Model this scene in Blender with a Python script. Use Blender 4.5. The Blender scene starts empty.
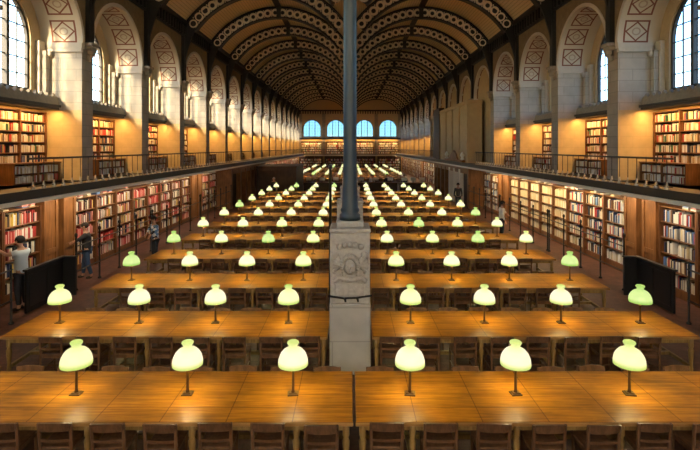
import bpy, math, random
from mathutils import Vector, Matrix
R = random.Random(7)
PI = math.pi
SC = bpy.context.scene
COL = SC.collection
EYE = 4.17
F = 486.0
BAY = 4.75
PIER0 = 16.5          # far corner of the first full bay in view
PW = 0.70             # pier width
WX = 9.1              # upper wall face
DECK = 3.07
ZSP = 10.95           # vault springing
ZIMP = 7.66           # impost of the window arches
YEND = 87.75
YBACK = -4.0

# ------------------------------------------------------------------ materials
def nmat(name):
    m = bpy.data.materials.new(name); m.use_nodes = True
    nt = m.node_tree
    return m, nt, nt.nodes['Principled BSDF']

def simple(name, col, rough=0.5, metal=0.0, spec=0.5, noise=0.0, nscale=8.0, bump=0.0):
    m, nt, p = nmat(name)
    p.inputs['Base Color'].default_value = (*col, 1)
    p.inputs['Roughness'].default_value = rough
    p.inputs['Metallic'].default_value = metal
    p.inputs['Specular IOR Level'].default_value = spec
    if noise > 0:
        tc = nt.nodes.new('ShaderNodeTexCoord')
        n = nt.nodes.new('ShaderNodeTexNoise'); n.inputs['Scale'].default_value = nscale
        n.inputs['Detail'].default_value = 4
        nt.links.new(tc.outputs['Object'], n.inputs['Vector'])
        mx = nt.nodes.new('ShaderNodeMix'); mx.data_type = 'RGBA'
        mx.inputs['A'].default_value = (*[c * (1 - noise) for c in col], 1)
        mx.inputs['B'].default_value = (*[min(1, c * (1 + noise)) for c in col], 1)
        nt.links.new(n.outputs['Fac'], mx.inputs['Factor'])
        nt.links.new(mx.outputs['Result'], p.inputs['Base Color'])
        if bump > 0:
            b = nt.nodes.new('ShaderNodeBump'); b.inputs['Strength'].default_value = bump
            b.inputs['Distance'].default_value = 0.02
            nt.links.new(n.outputs['Fac'], b.inputs['Height'])
            nt.links.new(b.outputs['Normal'], p.inputs['Normal'])
    return m

def wood(name, dark, light, rough=0.4, scale=(0.6, 9, 9), planks=None, spec=0.4):
    m, nt, p = nmat(name)
    tc = nt.nodes.new('ShaderNodeTexCoord')
    mp = nt.nodes.new('ShaderNodeMapping'); mp.inputs['Scale'].default_value = scale
    nt.links.new(tc.outputs['Object'], mp.inputs['Vector'])
    n = nt.nodes.new('ShaderNodeTexNoise'); n.inputs['Scale'].default_value = 2.2
    n.inputs['Detail'].default_value = 6; n.inputs['Roughness'].default_value = 0.65
    n.inputs['Distortion'].default_value = 0.4
    nt.links.new(mp.outputs['Vector'], n.inputs['Vector'])
    cr = nt.nodes.new('ShaderNodeValToRGB')
    cr.color_ramp.elements[0].position = 0.32; cr.color_ramp.elements[0].color = (*dark, 1)
    cr.color_ramp.elements[1].position = 0.68; cr.color_ramp.elements[1].color = (*light, 1)
    nt.links.new(n.outputs['Fac'], cr.inputs['Fac'])
    out = cr.outputs['Color']
    # large soft wear patches
    n2 = nt.nodes.new('ShaderNodeTexNoise'); n2.inputs['Scale'].default_value = 1.6
    n2.inputs['Detail'].default_value = 3
    nt.links.new(tc.outputs['Object'], n2.inputs['Vector'])
    mr = nt.nodes.new('ShaderNodeMapRange')
    mr.inputs['From Min'].default_value = 0.3; mr.inputs['From Max'].default_value = 0.7
    mr.inputs['To Min'].default_value = 0.62; mr.inputs['To Max'].default_value = 1.15
    nt.links.new(n2.outputs['Fac'], mr.inputs['Value'])
    mx = nt.nodes.new('ShaderNodeMix'); mx.data_type = 'RGBA'; mx.blend_type = 'MULTIPLY'
    mx.inputs['Factor'].default_value = 1
    nt.links.new(out, mx.inputs['A']); nt.links.new(mr.outputs['Result'], mx.inputs['B'])
    out = mx.outputs['Result']
    if planks:
        br = nt.nodes.new('ShaderNodeTexBrick')
        br.inputs['Color1'].default_value = (1, 1, 1, 1); br.inputs['Color2'].default_value = (0.86, 0.84, 0.80, 1)
        br.inputs['Mortar'].default_value = (0.42, 0.36, 0.30, 1)
        if planks[0] > .8: br.offset = 0.0
        br.inputs['Scale'].default_value = 1; br.inputs['Mortar Size'].default_value = planks[2]
        br.inputs['Brick Width'].default_value = planks[0]; br.inputs['Row Height'].default_value = planks[1]
        nt.links.new(tc.outputs['Object'], br.inputs['Vector'])
        m2 = nt.nodes.new('ShaderNodeMix'); m2.data_type = 'RGBA'; m2.blend_type = 'MULTIPLY'
        m2.inputs['Factor'].default_value = 1
        nt.links.new(out, m2.inputs['A']); nt.links.new(br.outputs['Color'], m2.inputs['B'])
        out = m2.outputs['Result']
    nt.links.new(out, p.inputs['Base Color'])
    p.inputs['Roughness'].default_value = rough
    p.inputs['Specular IOR Level'].default_value = spec
    return m

def stone(name, col, bw=0.9, bh=0.38, var=0.12, mortar=0.7):
    m, nt, p = nmat(name)
    tc = nt.nodes.new('ShaderNodeTexCoord')
    sp = nt.nodes.new('ShaderNodeSeparateXYZ'); nt.links.new(tc.outputs['Object'], sp.inputs[0])
    ad = nt.nodes.new('ShaderNodeMath'); ad.operation = 'ADD'
    nt.links.new(sp.outputs['X'], ad.inputs[0]); nt.links.new(sp.outputs['Y'], ad.inputs[1])
    cb = nt.nodes.new('ShaderNodeCombineXYZ')
    nt.links.new(ad.outputs[0], cb.inputs['X']); nt.links.new(sp.outputs['Z'], cb.inputs['Y'])
    br = nt.nodes.new('ShaderNodeTexBrick')
    br.inputs['Scale'].default_value = 1
    br.inputs['Brick Width'].default_value = bw; br.inputs['Row Height'].default_value = bh
    br.inputs['Mortar Size'].default_value = 0.012
    br.inputs['Color1'].default_value = (*col, 1)
    br.inputs['Color2'].default_value = (*[c * (1 - var) for c in col], 1)
    br.inputs['Mortar'].default_value = (*[c * mortar for c in col], 1)
    nt.links.new(cb.outputs[0], br.inputs['Vector'])
    n = nt.nodes.new('ShaderNodeTexNoise'); n.inputs['Scale'].default_value = 3; n.inputs['Detail'].default_value = 5
    nt.links.new(tc.outputs['Object'], n.inputs['Vector'])
    mr = nt.nodes.new('ShaderNodeMapRange'); mr.inputs['To Min'].default_value = 0.75; mr.inputs['To Max'].default_value = 1.2
    nt.links.new(n.outputs['Fac'], mr.inputs['Value'])
    mx = nt.nodes.new('ShaderNodeMix'); mx.data_type = 'RGBA'; mx.blend_type = 'MULTIPLY'; mx.inputs['Factor'].default_value = 1
    nt.links.new(br.outputs['Color'], mx.inputs['A']); nt.links.new(mr.outputs['Result'], mx.inputs['B'])
    nt.links.new(mx.outputs['Result'], p.inputs['Base Color'])
    p.inputs['Roughness'].default_value = 0.8
    return m

def soffit_mat(name, base, line):
    """painted soffit: square frames holding a diamond and a rosette, by UV (u across, v along the arc)"""
    m, nt, p = nmat(name)
    L = nt.links
    uv = nt.nodes.new('ShaderNodeUVMap'); uv.uv_map = 'UVMap'
    sp = nt.nodes.new('ShaderNodeSeparateXYZ'); L.new(uv.outputs[0], sp.inputs[0])
    def M(op, a, b=None, c=None):
        n = nt.nodes.new('ShaderNodeMath'); n.operation = op
        for i, x in enumerate((a, b, c)):
            if x is None: continue
            if isinstance(x, (int, float)): n.inputs[i].default_value = x
            else: L.new(x, n.inputs[i])
        return n.outputs[0]
    u = M('ABSOLUTE', M('SUBTRACT', sp.outputs['X'], 0.42))
    v = M('ABSOLUTE', M('SUBTRACT', M('FRACT', sp.outputs['Y']), 0.5))
    un = M('DIVIDE', u, 0.30); vn = M('DIVIDE', v, 0.40)
    sq = M('MAXIMUM', un, vn)
    frame = M('LESS_THAN', M('ABSOLUTE', M('SUBTRACT', sq, 0.94)), 0.075)
    dsum = M('ADD', un, vn)
    dia = M('MULTIPLY', M('LESS_THAN', M('ABSOLUTE', M('SUBTRACT', dsum, 0.84)), 0.085), M('LESS_THAN', sq, 1.0))
    rad = M('SQRT', M('ADD', M('MULTIPLY', un, un), M('MULTIPLY', vn, vn)))
    ring = M('LESS_THAN', M('ABSOLUTE', M('SUBTRACT', rad, 0.30)), 0.06)
    mask = M('MINIMUM', M('ADD', M('ADD', frame, dia), M('MULTIPLY', ring, 0.45)), 1.0)
    mx = nt.nodes.new('ShaderNodeMix'); mx.data_type = 'RGBA'
    mx.inputs['A'].default_value = (*base, 1); mx.inputs['B'].default_value = (*line, 1)
    L.new(mask, mx.inputs['Factor']); L.new(mx.outputs['Result'], p.inputs['Base Color'])
    p.inputs['Roughness'].default_value = 0.75
    return m

def striped(name, a, b, pitch=0.16):
    """vault plaster with fine laths running along the hall (stripes by arc UV)"""
    m, nt, p = nmat(name); L = nt.links
    uv = nt.nodes.new('ShaderNodeUVMap'); uv.uv_map = 'UVMap'
    sp = nt.nodes.new('ShaderNodeSeparateXYZ'); L.new(uv.outputs[0], sp.inputs[0])
    d = nt.nodes.new('ShaderNodeMath'); d.operation = 'DIVIDE'; d.inputs[1].default_value = pitch
    L.new(sp.outputs['X'], d.inputs[0])
    fr = nt.nodes.new('ShaderNodeMath'); fr.operation = 'FRACT'; L.new(d.outputs[0], fr.inputs[0])
    lt = nt.nodes.new('ShaderNodeMath'); lt.operation = 'LESS_THAN'; lt.inputs[1].default_value = 0.22
    L.new(fr.outputs[0], lt.inputs[0])
    mx = nt.nodes.new('ShaderNodeMix'); mx.data_type = 'RGBA'
    mx.inputs['A'].default_value = (*a, 1); mx.inputs['B'].default_value = (*b, 1)
    L.new(lt.outputs[0], mx.inputs['Factor']); L.new(mx.outputs['Result'], p.inputs['Base Color'])
    p.inputs['Roughness'].default_value = 0.7
    return m

def shade_mat(name, mid, rim, strength, z0, z1):
    """lit opal glass shade: pale where the glass is thin, greener at the thick rim and lip"""
    m, nt, p = nmat(name); L = nt.links
    tc = nt.nodes.new('ShaderNodeTexCoord')
    sp = nt.nodes.new('ShaderNodeSeparateXYZ'); L.new(tc.outputs['Object'], sp.inputs[0])
    mr = nt.nodes.new('ShaderNodeMapRange')
    mr.inputs['From Min'].default_value = z0; mr.inputs['From Max'].default_value = z1
    L.new(sp.outputs['Z'], mr.inputs['Value'])
    cr = nt.nodes.new('ShaderNodeValToRGB'); e = cr.color_ramp.elements
    e[0].position = 0.0; e[0].color = (*rim, 1)
    e[1].position = 1.0; e[1].color = (*rim, 1)
    for pos, c in ((0.06, rim), (0.22, mid), (0.60, mid), (0.78, [0.6 * r + 0.4 * q for r, q in zip(rim, mid)])):
        k = e.new(pos); k.color = (*c, 1)
    L.new(mr.outputs['Result'], cr.inputs['Fac'])
    p.inputs['Base Color'].default_value = (*[0.35 * c for c in rim], 1)
    p.inputs['Roughness'].default_value = 0.2
    L.new(cr.outputs['Color'], p.inputs['Emission Color'])
    p.inputs['Emission Strength'].default_value = strength
    return m

M = {}
M['table'] = wood('table_wood', (0.26, 0.098, 0.007), (0.58, 0.255, 0.017), 0.42, (0.7, 10, 10), (0.83, 0.345, 0.007), 0.22)
M['table_edge'] = wood('table_edge_wood', (0.30, 0.15, 0.045), (0.52, 0.29, 0.10), 0.35, (0.8, 12, 12))
M['table_leg'] = wood('table_leg_wood', (0.22, 0.13, 0.045), (0.42, 0.27, 0.10), 0.4, (9, 9, 1))
M['chair'] = wood('chair_wood', (0.095, 0.046, 0.024), (0.235, 0.118, 0.06), 0.42, (6, 6, 2))
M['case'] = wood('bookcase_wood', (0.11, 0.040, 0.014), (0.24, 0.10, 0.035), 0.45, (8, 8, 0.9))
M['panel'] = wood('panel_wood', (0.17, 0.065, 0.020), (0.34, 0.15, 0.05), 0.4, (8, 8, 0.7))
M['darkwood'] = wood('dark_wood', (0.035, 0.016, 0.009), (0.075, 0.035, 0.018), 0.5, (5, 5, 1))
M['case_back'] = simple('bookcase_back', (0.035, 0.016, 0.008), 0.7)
M['floor'] = wood('parquet', (0.085, 0.032, 0.024), (0.19, 0.078, 0.055), 0.42, (3, 3, 3), (0.6, 0.12, 0.004))
M['stone'] = stone('reveal_stone', (0.52, 0.465, 0.385))
M['stone_lamp_tint'] = stone('lamp_tinted_reveal_stone', (0.60, 0.45, 0.24), 0.9, 0.38, 0.05, 0.9)  # same reveal stone below the ledge, orange ledge light put into its colour
M['pier'] = stone('pier_stone', (0.36, 0.30, 0.23))
M['spandrel'] = simple('spandrel_paint', (0.21, 0.145, 0.075), 0.8, noise=0.35, nscale=5)
M['archivolt'] = simple('archivolt_stone', (0.58, 0.52, 0.43), 0.75, noise=0.1)
M['soffit'] = soffit_mat('soffit_paint', (0.62, 0.55, 0.44), (0.22, 0.075, 0.045))
M['outer'] = simple('window_wall', (0.50, 0.38, 0.22), 0.8, noise=0.12)
M['blind'] = simple('blind_bay_plaster', (0.46, 0.33, 0.17), 0.8, noise=0.15, nscale=3)
M['ochre'] = simple('ochre_plaster', (0.56, 0.36, 0.13), 0.8, noise=0.12, nscale=4)
M['vault'] = striped('vault_plaster', (0.80, 0.64, 0.36), (0.58, 0.45, 0.23))
M['lunette'] = simple('lunette_plaster', (0.58, 0.43, 0.26), 0.8, noise=0.15)
M['iron'] = simple('black_iron', (0.010, 0.009, 0.008), 0.5)
M['iron_cream'] = simple('gilded_iron', (0.82, 0.68, 0.46), 0.55)
M['column'] = simple('column_paint', (0.026, 0.046, 0.066), 0.42, noise=0.12, nscale=3)
M['plinth'] = stone('plinth_stone', (0.43, 0.42, 0.41), 1.4, 0.62, 0.08, 0.75)
M['carve'] = simple('carved_stone', (0.43, 0.42, 0.41), 0.8, noise=0.28, nscale=14, bump=0.8)
M['grime'] = simple('dark_iron_strap', (0.02, 0.02, 0.022), 0.5)
M['ledge'] = simple('ledge_stone', (0.27, 0.225, 0.165), 0.7, noise=0.3, nscale=9)
M['ledge_dark'] = simple('ledge_iron', (0.045, 0.038, 0.032), 0.6)
M['cream'] = simple('cream_moulding', (0.82, 0.76, 0.62), 0.5)
M['deck'] = simple('gallery_boards', (0.17, 0.13, 0.09), 0.5, noise=0.2)
M['black'] = simple('black_paint', (0.014, 0.014, 0.016), 0.35)
M['brass'] = simple('bronze_lamp', (0.14, 0.078, 0.035), 0.4, metal=0.4)
M['frame'] = simple('window_iron', (0.05, 0.045, 0.04), 0.6)
M['bal_foot'] = simple('baluster_foot', (0.55, 0.50, 0.42), 0.35, metal=0.3)
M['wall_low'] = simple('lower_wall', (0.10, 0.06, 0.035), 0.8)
M['back_wall'] = simple('end_wall', (0.42, 0.34, 0.24), 0.8, noise=0.1)
M['paper'] = simple('paper', (0.75, 0.74, 0.70), 0.7)
M['pages'] = simple('book_pages', (0.68, 0.60, 0.45), 0.8)
ZS0, ZS1 = 0.41, 0.745
M['shade0'] = shade_mat('lit_cream_glass', (1.12, 0.96, 0.66), (0.60, 0.72, 0.20), .42, ZS0, ZS1)
M['shade1'] = shade_mat('lit_lime_glass', (1.06, 0.96, 0.54), (0.52, 0.68, 0.16), .42, ZS0, ZS1)
M['shade2'] = shade_mat('lit_green_glass', (0.72, 0.88, 0.34), (0.36, 0.60, 0.13), .40, ZS0, ZS1)
mb_, nt_, p_ = nmat('lamp_bulb'); M['bulb'] = mb_
p_.inputs['Emission Color'].default_value = (1, 0.8, 0.5, 1); p_.inputs['Emission Strength'].default_value = 4
def glass_mat(nm, tint):
    m = bpy.data.materials.new(nm); m.use_nodes = True
    nt = m.node_tree; nt.nodes.clear()
    o = nt.nodes.new('ShaderNodeOutputMaterial'); mx = nt.nodes.new('ShaderNodeMixShader')
    t = nt.nodes.new('ShaderNodeBsdfTransparent'); g = nt.nodes.new('ShaderNodeBsdfGlossy')
    t.inputs['Color'].default_value = (*tint, 1); g.inputs['Roughness'].default_value = 0.05
    mx.inputs['Fac'].default_value = 0.06
    nt.links.new(t.outputs[0], mx.inputs[1]); nt.links.new(g.outputs[0], mx.inputs[2]); nt.links.new(mx.outputs[0], o.inputs['Surface'])
    return m
M['glass'] = glass_mat('window_glass', (.97, .95, .88)); M['glass_sky_cool'] = glass_mat('sky_tint_cool_window_glass', (.50, .60, .68)); M['glass_sky_blue'] = glass_mat('sky_tint_blue_window_glass', (.055, .115, .19))  # sky colour and brightness of each side put into the pane tint
def fill_blind_mat():
    m = bpy.data.materials.new('fill_blind'); m.use_nodes = True; nt = m.node_tree; nt.nodes.clear()
    o = nt.nodes.new('ShaderNodeOutputMaterial'); t = nt.nodes.new('ShaderNodeBsdfTranslucent'); t.inputs['Color'].default_value = (.86, .82, .74, 1)
    nt.links.new(t.outputs[0], o.inputs['Surface']); return m
M['fill_blind_cloth'] = fill_blind_mat()  # translucent cloth added behind the camera to spread sunlight as fill
BOOKC = {'cream': (0.62, 0.52, 0.34), 'white': (0.72, 0.69, 0.62), 'tan': (0.42, 0.27, 0.12), 'red': (0.42, 0.035, 0.03),
         'maroon': (0.16, 0.025, 0.022), 'pink': (0.62, 0.25, 0.22), 'navy': (0.03, 0.045, 0.12), 'blue': (0.10, 0.20, 0.42),
         'green': (0.05, 0.14, 0.07), 'brown': (0.16, 0.075, 0.03), 'black': (0.02, 0.018, 0.018), 'yellow': (0.62, 0.42, 0.06),
         'grey': (0.32, 0.31, 0.30)}
for k, c in BOOKC.items(): M['bk_' + k] = simple('book_cover_' + k, c, 0.6)

# ------------------------------------------------------------------ mesh builder
class MB:
    def __init__(s):
        s.v = []; s.f = []; s.fm = []; s.fs = []; s.mats = []; s.uv = {}
    def mi(s, m):
        if m not in s.mats: s.mats.append(m)
        return s.mats.index(m)
    def add(s, vs, fs, m, smooth=False, uvs=None):
        b = len(s.v); s.v.extend(tuple(p) for p in vs); k = s.mi(m)
        for i, f in enumerate(fs):
            if uvs: s.uv[len(s.f)] = uvs[i]
            s.f.append(tuple(b + j for j in f)); s.fm.append(k); s.fs.append(smooth)
    def quad(s, a, b, c, d, m, uv=None):
        s.add((a, b, c, d), ((0, 1, 2, 3),), m, False, [uv] if uv else None)
    def box(s, x0, x1, y0, y1, z0, z1, m, T=None):
        vs = [(x0, y0, z0), (x1, y0, z0), (x1, y1, z0), (x0, y1, z0), (x0, y0, z1), (x1, y0, z1), (x1, y1, z1), (x0, y1, z1)]
        if T: vs = [T @ Vector(p) for p in vs]
        s.add(vs, ((0, 3, 2, 1), (4, 5, 6, 7), (0, 1, 5, 4), (1, 2, 6, 5), (2, 3, 7, 6), (3, 0, 4, 7)), m)
    def cbox(s, x0, x1, y0, y1, z0, z1, b, m, T=None):
        """box with chamfered edges"""
        vs = []; idx = {}
        cx, cy, cz = (x0 + x1) / 2, (y0 + y1) / 2, (z0 + z1) / 2
        hx, hy, hz = (x1 - x0) / 2, (y1 - y0) / 2, (z1 - z0) / 2
        b = min(b, hx * .9, hy * .9, hz * .9)
        for sx in (-1, 1):
            for sy in (-1, 1):
                for sz in (-1, 1):
                    for ax in range(3):
                        p = [sx * hx, sy * hy, sz * hz]
                        for a2, sg in enumerate((sx, sy, sz)):
                            if a2 != ax: p[a2] -= sg * b
                        idx[(sx, sy, sz, ax)] = len(vs); vs.append(Vector((cx + p[0], cy + p[1], cz + p[2])))
        fs = []
        for ax in range(3):
            for sg in (-1, 1):
                o = [a for a in range(3) if a != ax]; f = []
                for q in ((-1, -1), (1, -1), (1, 1), (-1, 1)):
                    k = [0, 0, 0]; k[ax] = sg; k[o[0]] = q[0]; k[o[1]] = q[1]; f.append(idx[(*k, ax)])
                if (sg > 0) == (ax == 1): f.reverse()
                fs.append(f)
        for a in range(3):                      # edges parallel to axis a
            o = [x for x in range(3) if x != a]
            for s1 in (-1, 1):
                for s2 in (-1, 1):
                    f = []
                    for e, ax in ((-1, o[0]), (1, o[0]), (1, o[1]), (-1, o[1])):
                        k = [0, 0, 0]; k[a] = e; k[o[0]] = s1; k[o[1]] = s2; f.append(idx[(*k, ax)])
                    fs.append(f)
        for sx in (-1, 1):
            for sy in (-1, 1):
                for sz in (-1, 1): fs.append([idx[(sx, sy, sz, ax)] for ax in range(3)])
        if T: vs = [T @ p for p in vs]
        s.add(vs, fs, m)
    def lathe(s, prof, cx, cy, m, n=12, z=0, smooth=True, caps=True):
        vs = []; fs = []
        for (r, h) in prof:
            for k in range(n):
                a = 2 * PI * k / n; vs.append((cx + r * math.cos(a), cy + r * math.sin(a), z + h))
        for i in range(len(prof) - 1):
            for k in range(n):
                k2 = (k + 1) % n; fs.append((i * n + k, i * n + k2, (i + 1) * n + k2, (i + 1) * n + k))
        if caps:
            fs.append(tuple(reversed(range(n)))); fs.append(tuple((len(prof) - 1) * n + k for k in range(n)))
        s.add(vs, fs, m, smooth)
    def tube(s, pts, r, m, n=6, smooth=True, radii=None):
        pts = [Vector(p) for p in pts]; vs = []; fs = []
        for i, p in enumerate(pts):
            d = (pts[min(i + 1, len(pts) - 1)] - pts[max(i - 1, 0)]).normalized()
            up = Vector((0, 0, 1)) if abs(d.z) < 0.95 else Vector((1, 0, 0))
            a = d.cross(up).normalized(); b = d.cross(a)
            rr = radii[i] if radii else r
            for k in range(n):
                t = 2 * PI * k / n; vs.append(p + a * rr * math.cos(t) + b * rr * math.sin(t))
        for i in range(len(pts) - 1):
            for k in range(n):
                k2 = (k + 1) % n; fs.append((i * n + k, i * n + k2, (i + 1) * n + k2, (i + 1) * n + k))
        fs.append(tuple(range(n))); fs.append(tuple((len(pts) - 1) * n + k for k in range(n)))
        s.add(vs, fs, m, smooth)
    def ellip(s, c, r, m, n=12, k=8):
        vs = []; fs = []
        for i in range(k + 1):
            t = PI * i / k
            for j in range(n):
                a = 2 * PI * j / n
                vs.append((c[0] + r[0] * math.sin(t) * math.cos(a), c[1] + r[1] * math.sin(t) * math.sin(a), c[2] + r[2] * math.cos(t)))
        for i in range(k):
            for j in range(n):
                j2 = (j + 1) % n; fs.append((i * n + j, (i + 1) * n + j, (i + 1) * n + j2, i * n + j2))
        s.add(vs, fs, m, True)
    def prism(s, poly, f0, f1, m):
        """polygon (2-D points) between two mapping functions"""
        n = len(poly); vs = [f0(*p) for p in poly] + [f1(*p) for p in poly]
        fs = [tuple(range(n)), tuple(range(2 * n - 1, n - 1, -1))]
        for i in range(n): fs.append((i, (i + 1) % n, n + (i + 1) % n, n + i))
        s.add(vs, fs, m)
    def mesh(s, name, origin=(0, 0, 0)):
        me = bpy.data.meshes.new(name)
        ox, oy, oz = origin
        me.from_pydata([(x - ox, y - oy, z - oz) for x, y, z in s.v], [], s.f)
        for m in s.mats: me.materials.append(M[m])
        me.polygons.foreach_set('material_index', s.fm)
        me.polygons.foreach_set('use_smooth', s.fs)
        if s.uv:
            uvl = me.uv_layers.new(name='UVMap')
            for fi, uvs in s.uv.items():
                p = me.polygons[fi]
                for li, q in zip(p.loop_indices, uvs): uvl.data[li].uv = q
        me.update()
        return me
    def build(s, name, parent=None, origin=(0, 0, 0)):
        o = bpy.data.objects.new(name, s.mesh(name, origin)); COL.objects.link(o)
        if parent: adopt(parent, o)
        else: o.location = origin
        return o

def empty(name, loc=(0, 0, 0), rz=0):
    o = bpy.data.objects.new(name, None); o.empty_display_size = 0.1
    o.location = loc; o.rotation_euler = (0, 0, rz); COL.objects.link(o); return o
def tag(o, label, cat, group=None, kind=None):
    if label: o['label'] = label
    if cat: o['category'] = cat
    if group: o['group'] = group
    if kind: o['kind'] = kind
    return o
def struct(o): o['kind'] = 'structure'; return o
KIDS = {}
def adopt(parent, o): o.parent = parent; KIDS.setdefault(parent.name, []).append(o)
def copy_tree(o, parent=None):
    c = o.copy(); COL.objects.link(c)
    if parent: adopt(parent, c)
    for ch in KIDS.get(o.name, []): copy_tree(ch, c)
    return c
ORD = ['zeroth', 'first', 'second', 'third', 'fourth', 'fifth', 'sixth', 'seventh', 'eighth', 'ninth', 'tenth', 'eleventh', 'twelfth',
       'thirteenth', 'fourteenth', 'fifteenth', 'sixteenth', 'seventeenth', 'eighteenth', 'nineteenth', 'twentieth']
def ordw(n):
    if n <= 20: return ORD[n]
    t = {2: 'twenty', 3: 'thirty', 4: 'forty', 5: 'fifty', 6: 'sixty', 7: 'seventy', 8: 'eighty', 9: 'ninety'}[n // 10]
    return t + '-' + ORD[n % 10] if n % 10 else t[:-1] + 'ieth'
SIDE = {-1: 'left', 1: 'right'}

# ------------------------------------------------------------------ room shell
mb = MB(); mb.quad((-12, YBACK, 0), (12, YBACK, 0), (12, YEND + .5, 0), (-12, YEND + .5, 0), 'floor'); struct(mb.build('floor'))

def arch_wall(mb, mp, ops, u0, u1, z0, z1, depth, mats, zi, N=24, panel=1.0):
    """wall face along u pierced by round arches; mats: low, high, side, arch"""
    def wall_q(a, b, lo, hi):
        if hi - lo < 1e-4 or b - a < 1e-4: return
        if lo < zi < hi: wall_q(a, b, lo, zi); wall_q(a, b, zi, hi); return
        mb.quad(mp(a, lo, 0), mp(b, lo, 0), mp(b, hi, 0), mp(a, hi, 0), mats['low'] if hi <= zi + 1e-4 else mats['high'])
    u = u0
    for (c, hw, sill, spr) in ops:
        wall_q(u, c - hw, z0, z1)
        wall_q(c - hw, c + hw, z0, sill)
        pts = [(c - hw * math.cos(PI * k / N), spr + hw * math.sin(PI * k / N)) for k in range(N + 1)]
        for k in range(N):
            (a, za), (b, zb) = pts[k], pts[k + 1]
            mb.quad(mp(a, za, 0), mp(b, zb, 0), mp(b, z1, 0), mp(a, z1, 0), mats['high'])
            va, vb = 7 * k / N, 7 * (k + 1) / N
            mb.quad(mp(a, za, 0), mp(b, zb, 0), mp(b, zb, depth), mp(a, za, depth), mats['arch'], ((0, va), (0, vb), (1, vb), (1, va)))
        for uu in (c - hw, c + hw):
            zm = mats.get('split', sill)
            if zm > sill: mb.quad(mp(uu, sill, 0), mp(uu, zm, 0), mp(uu, zm, depth), mp(uu, sill, depth), 'stone_lamp_tint')
            mb.quad(mp(uu, zm, 0), mp(uu, spr, 0), mp(uu, spr, depth), mp(uu, zm, depth), mats['side'])
        if sill > z0 + 1e-4:
            mb.quad(mp(c - hw, sill, 0), mp(c + hw, sill, 0), mp(c + hw, sill, depth), mp(c - hw, sill, depth), mats['side'])
        u = c + hw
    wall_q(u, u1, z0, z1)

NB = 15
PIERS = [PIER0 + BAY * i for i in range(-4, NB)]            # near corner (y) of each pier
BAYS = []                                                   # (y0, y1) of each opening
for i in range(-3, NB): BAYS.append((PIER0 + BAY * (i - 1) + PW, PIER0 + BAY * i))
BAYS.append((PIERS[-1] + PW, YEND - 0.05))
XW = 10.5                                                   # window plane
BLIND = (31.0, 50.0)                                        # right-hand bays without windows (y range)
WSILL, WHW = 6.05, 1.52
wn = 0
def window(cx, gl, hw, sill, spr, mp, name, nm=2):
    """arched iron window in a wall; mp(u,z,d)"""
    mb = MB(); t = 0.05
    def bar(a, za, b, zb, w, dd=0.05):
        dx, dz = b - a, zb - za; l = math.hypot(dx, dz); nx, nz = -dz / l * w / 2, dx / l * w / 2
        poly = [(a + nx, za + nz), (b + nx, zb + nz), (b - nx, zb - nz), (a - nx, za - nz)]
        mb.prism(poly, lambda u, z: mp(u, z, -dd), lambda u, z: mp(u, z, dd), 'frame')
    c = cx
    N = 20
    pts = [(c - (hw - .03) * math.cos(PI * k / N), spr + (hw - .03) * math.sin(PI * k / N)) for k in range(N + 1)]
    pts = [(c - hw + .03, sill)] + pts + [(c + hw - .03, sill)]
    for k in range(len(pts) - 1): bar(*pts[k], *pts[k + 1], 0.09)
    bar(c - hw, sill + .04, c + hw, sill + .04, 0.09)
    def top(u): return spr + math.sqrt(max(0, (hw - .03) ** 2 - (u - c) ** 2))
    us = [(-1 + 2 * (k + 1) / (3)) * hw for k in range(2)]
    for du in us: bar(c + du, sill, c + du, top(c + du), 0.12, 0.08)
    for du in [(-2 / 3) * hw, 0, (2 / 3) * hw]: bar(c + du, sill, c + du, top(c + du), 0.03, .02)
    z = sill + 0.52
    while z < spr + hw - 0.15:
        w = hw - .03 if z <= spr else math.sqrt((hw - .03) ** 2 - (z - spr) ** 2)
        bar(c - w, z, c + w, z, 0.032, .02); z += 0.52
    o = struct(mb.build(name))
    g = MB(); pp = [(c + (a - c) * .99, zz) for a, zz in pts]
    g.add([mp(a, zz, 0.0) for a, zz in pp], [tuple(range(len(pp)))], gl)
    g.build('pane', o)
    return o

trim_n = [0]
def trim(mb):
    trim_n[0] += 1
    return struct(mb.build('trim_%d' % trim_n[0]))

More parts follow.
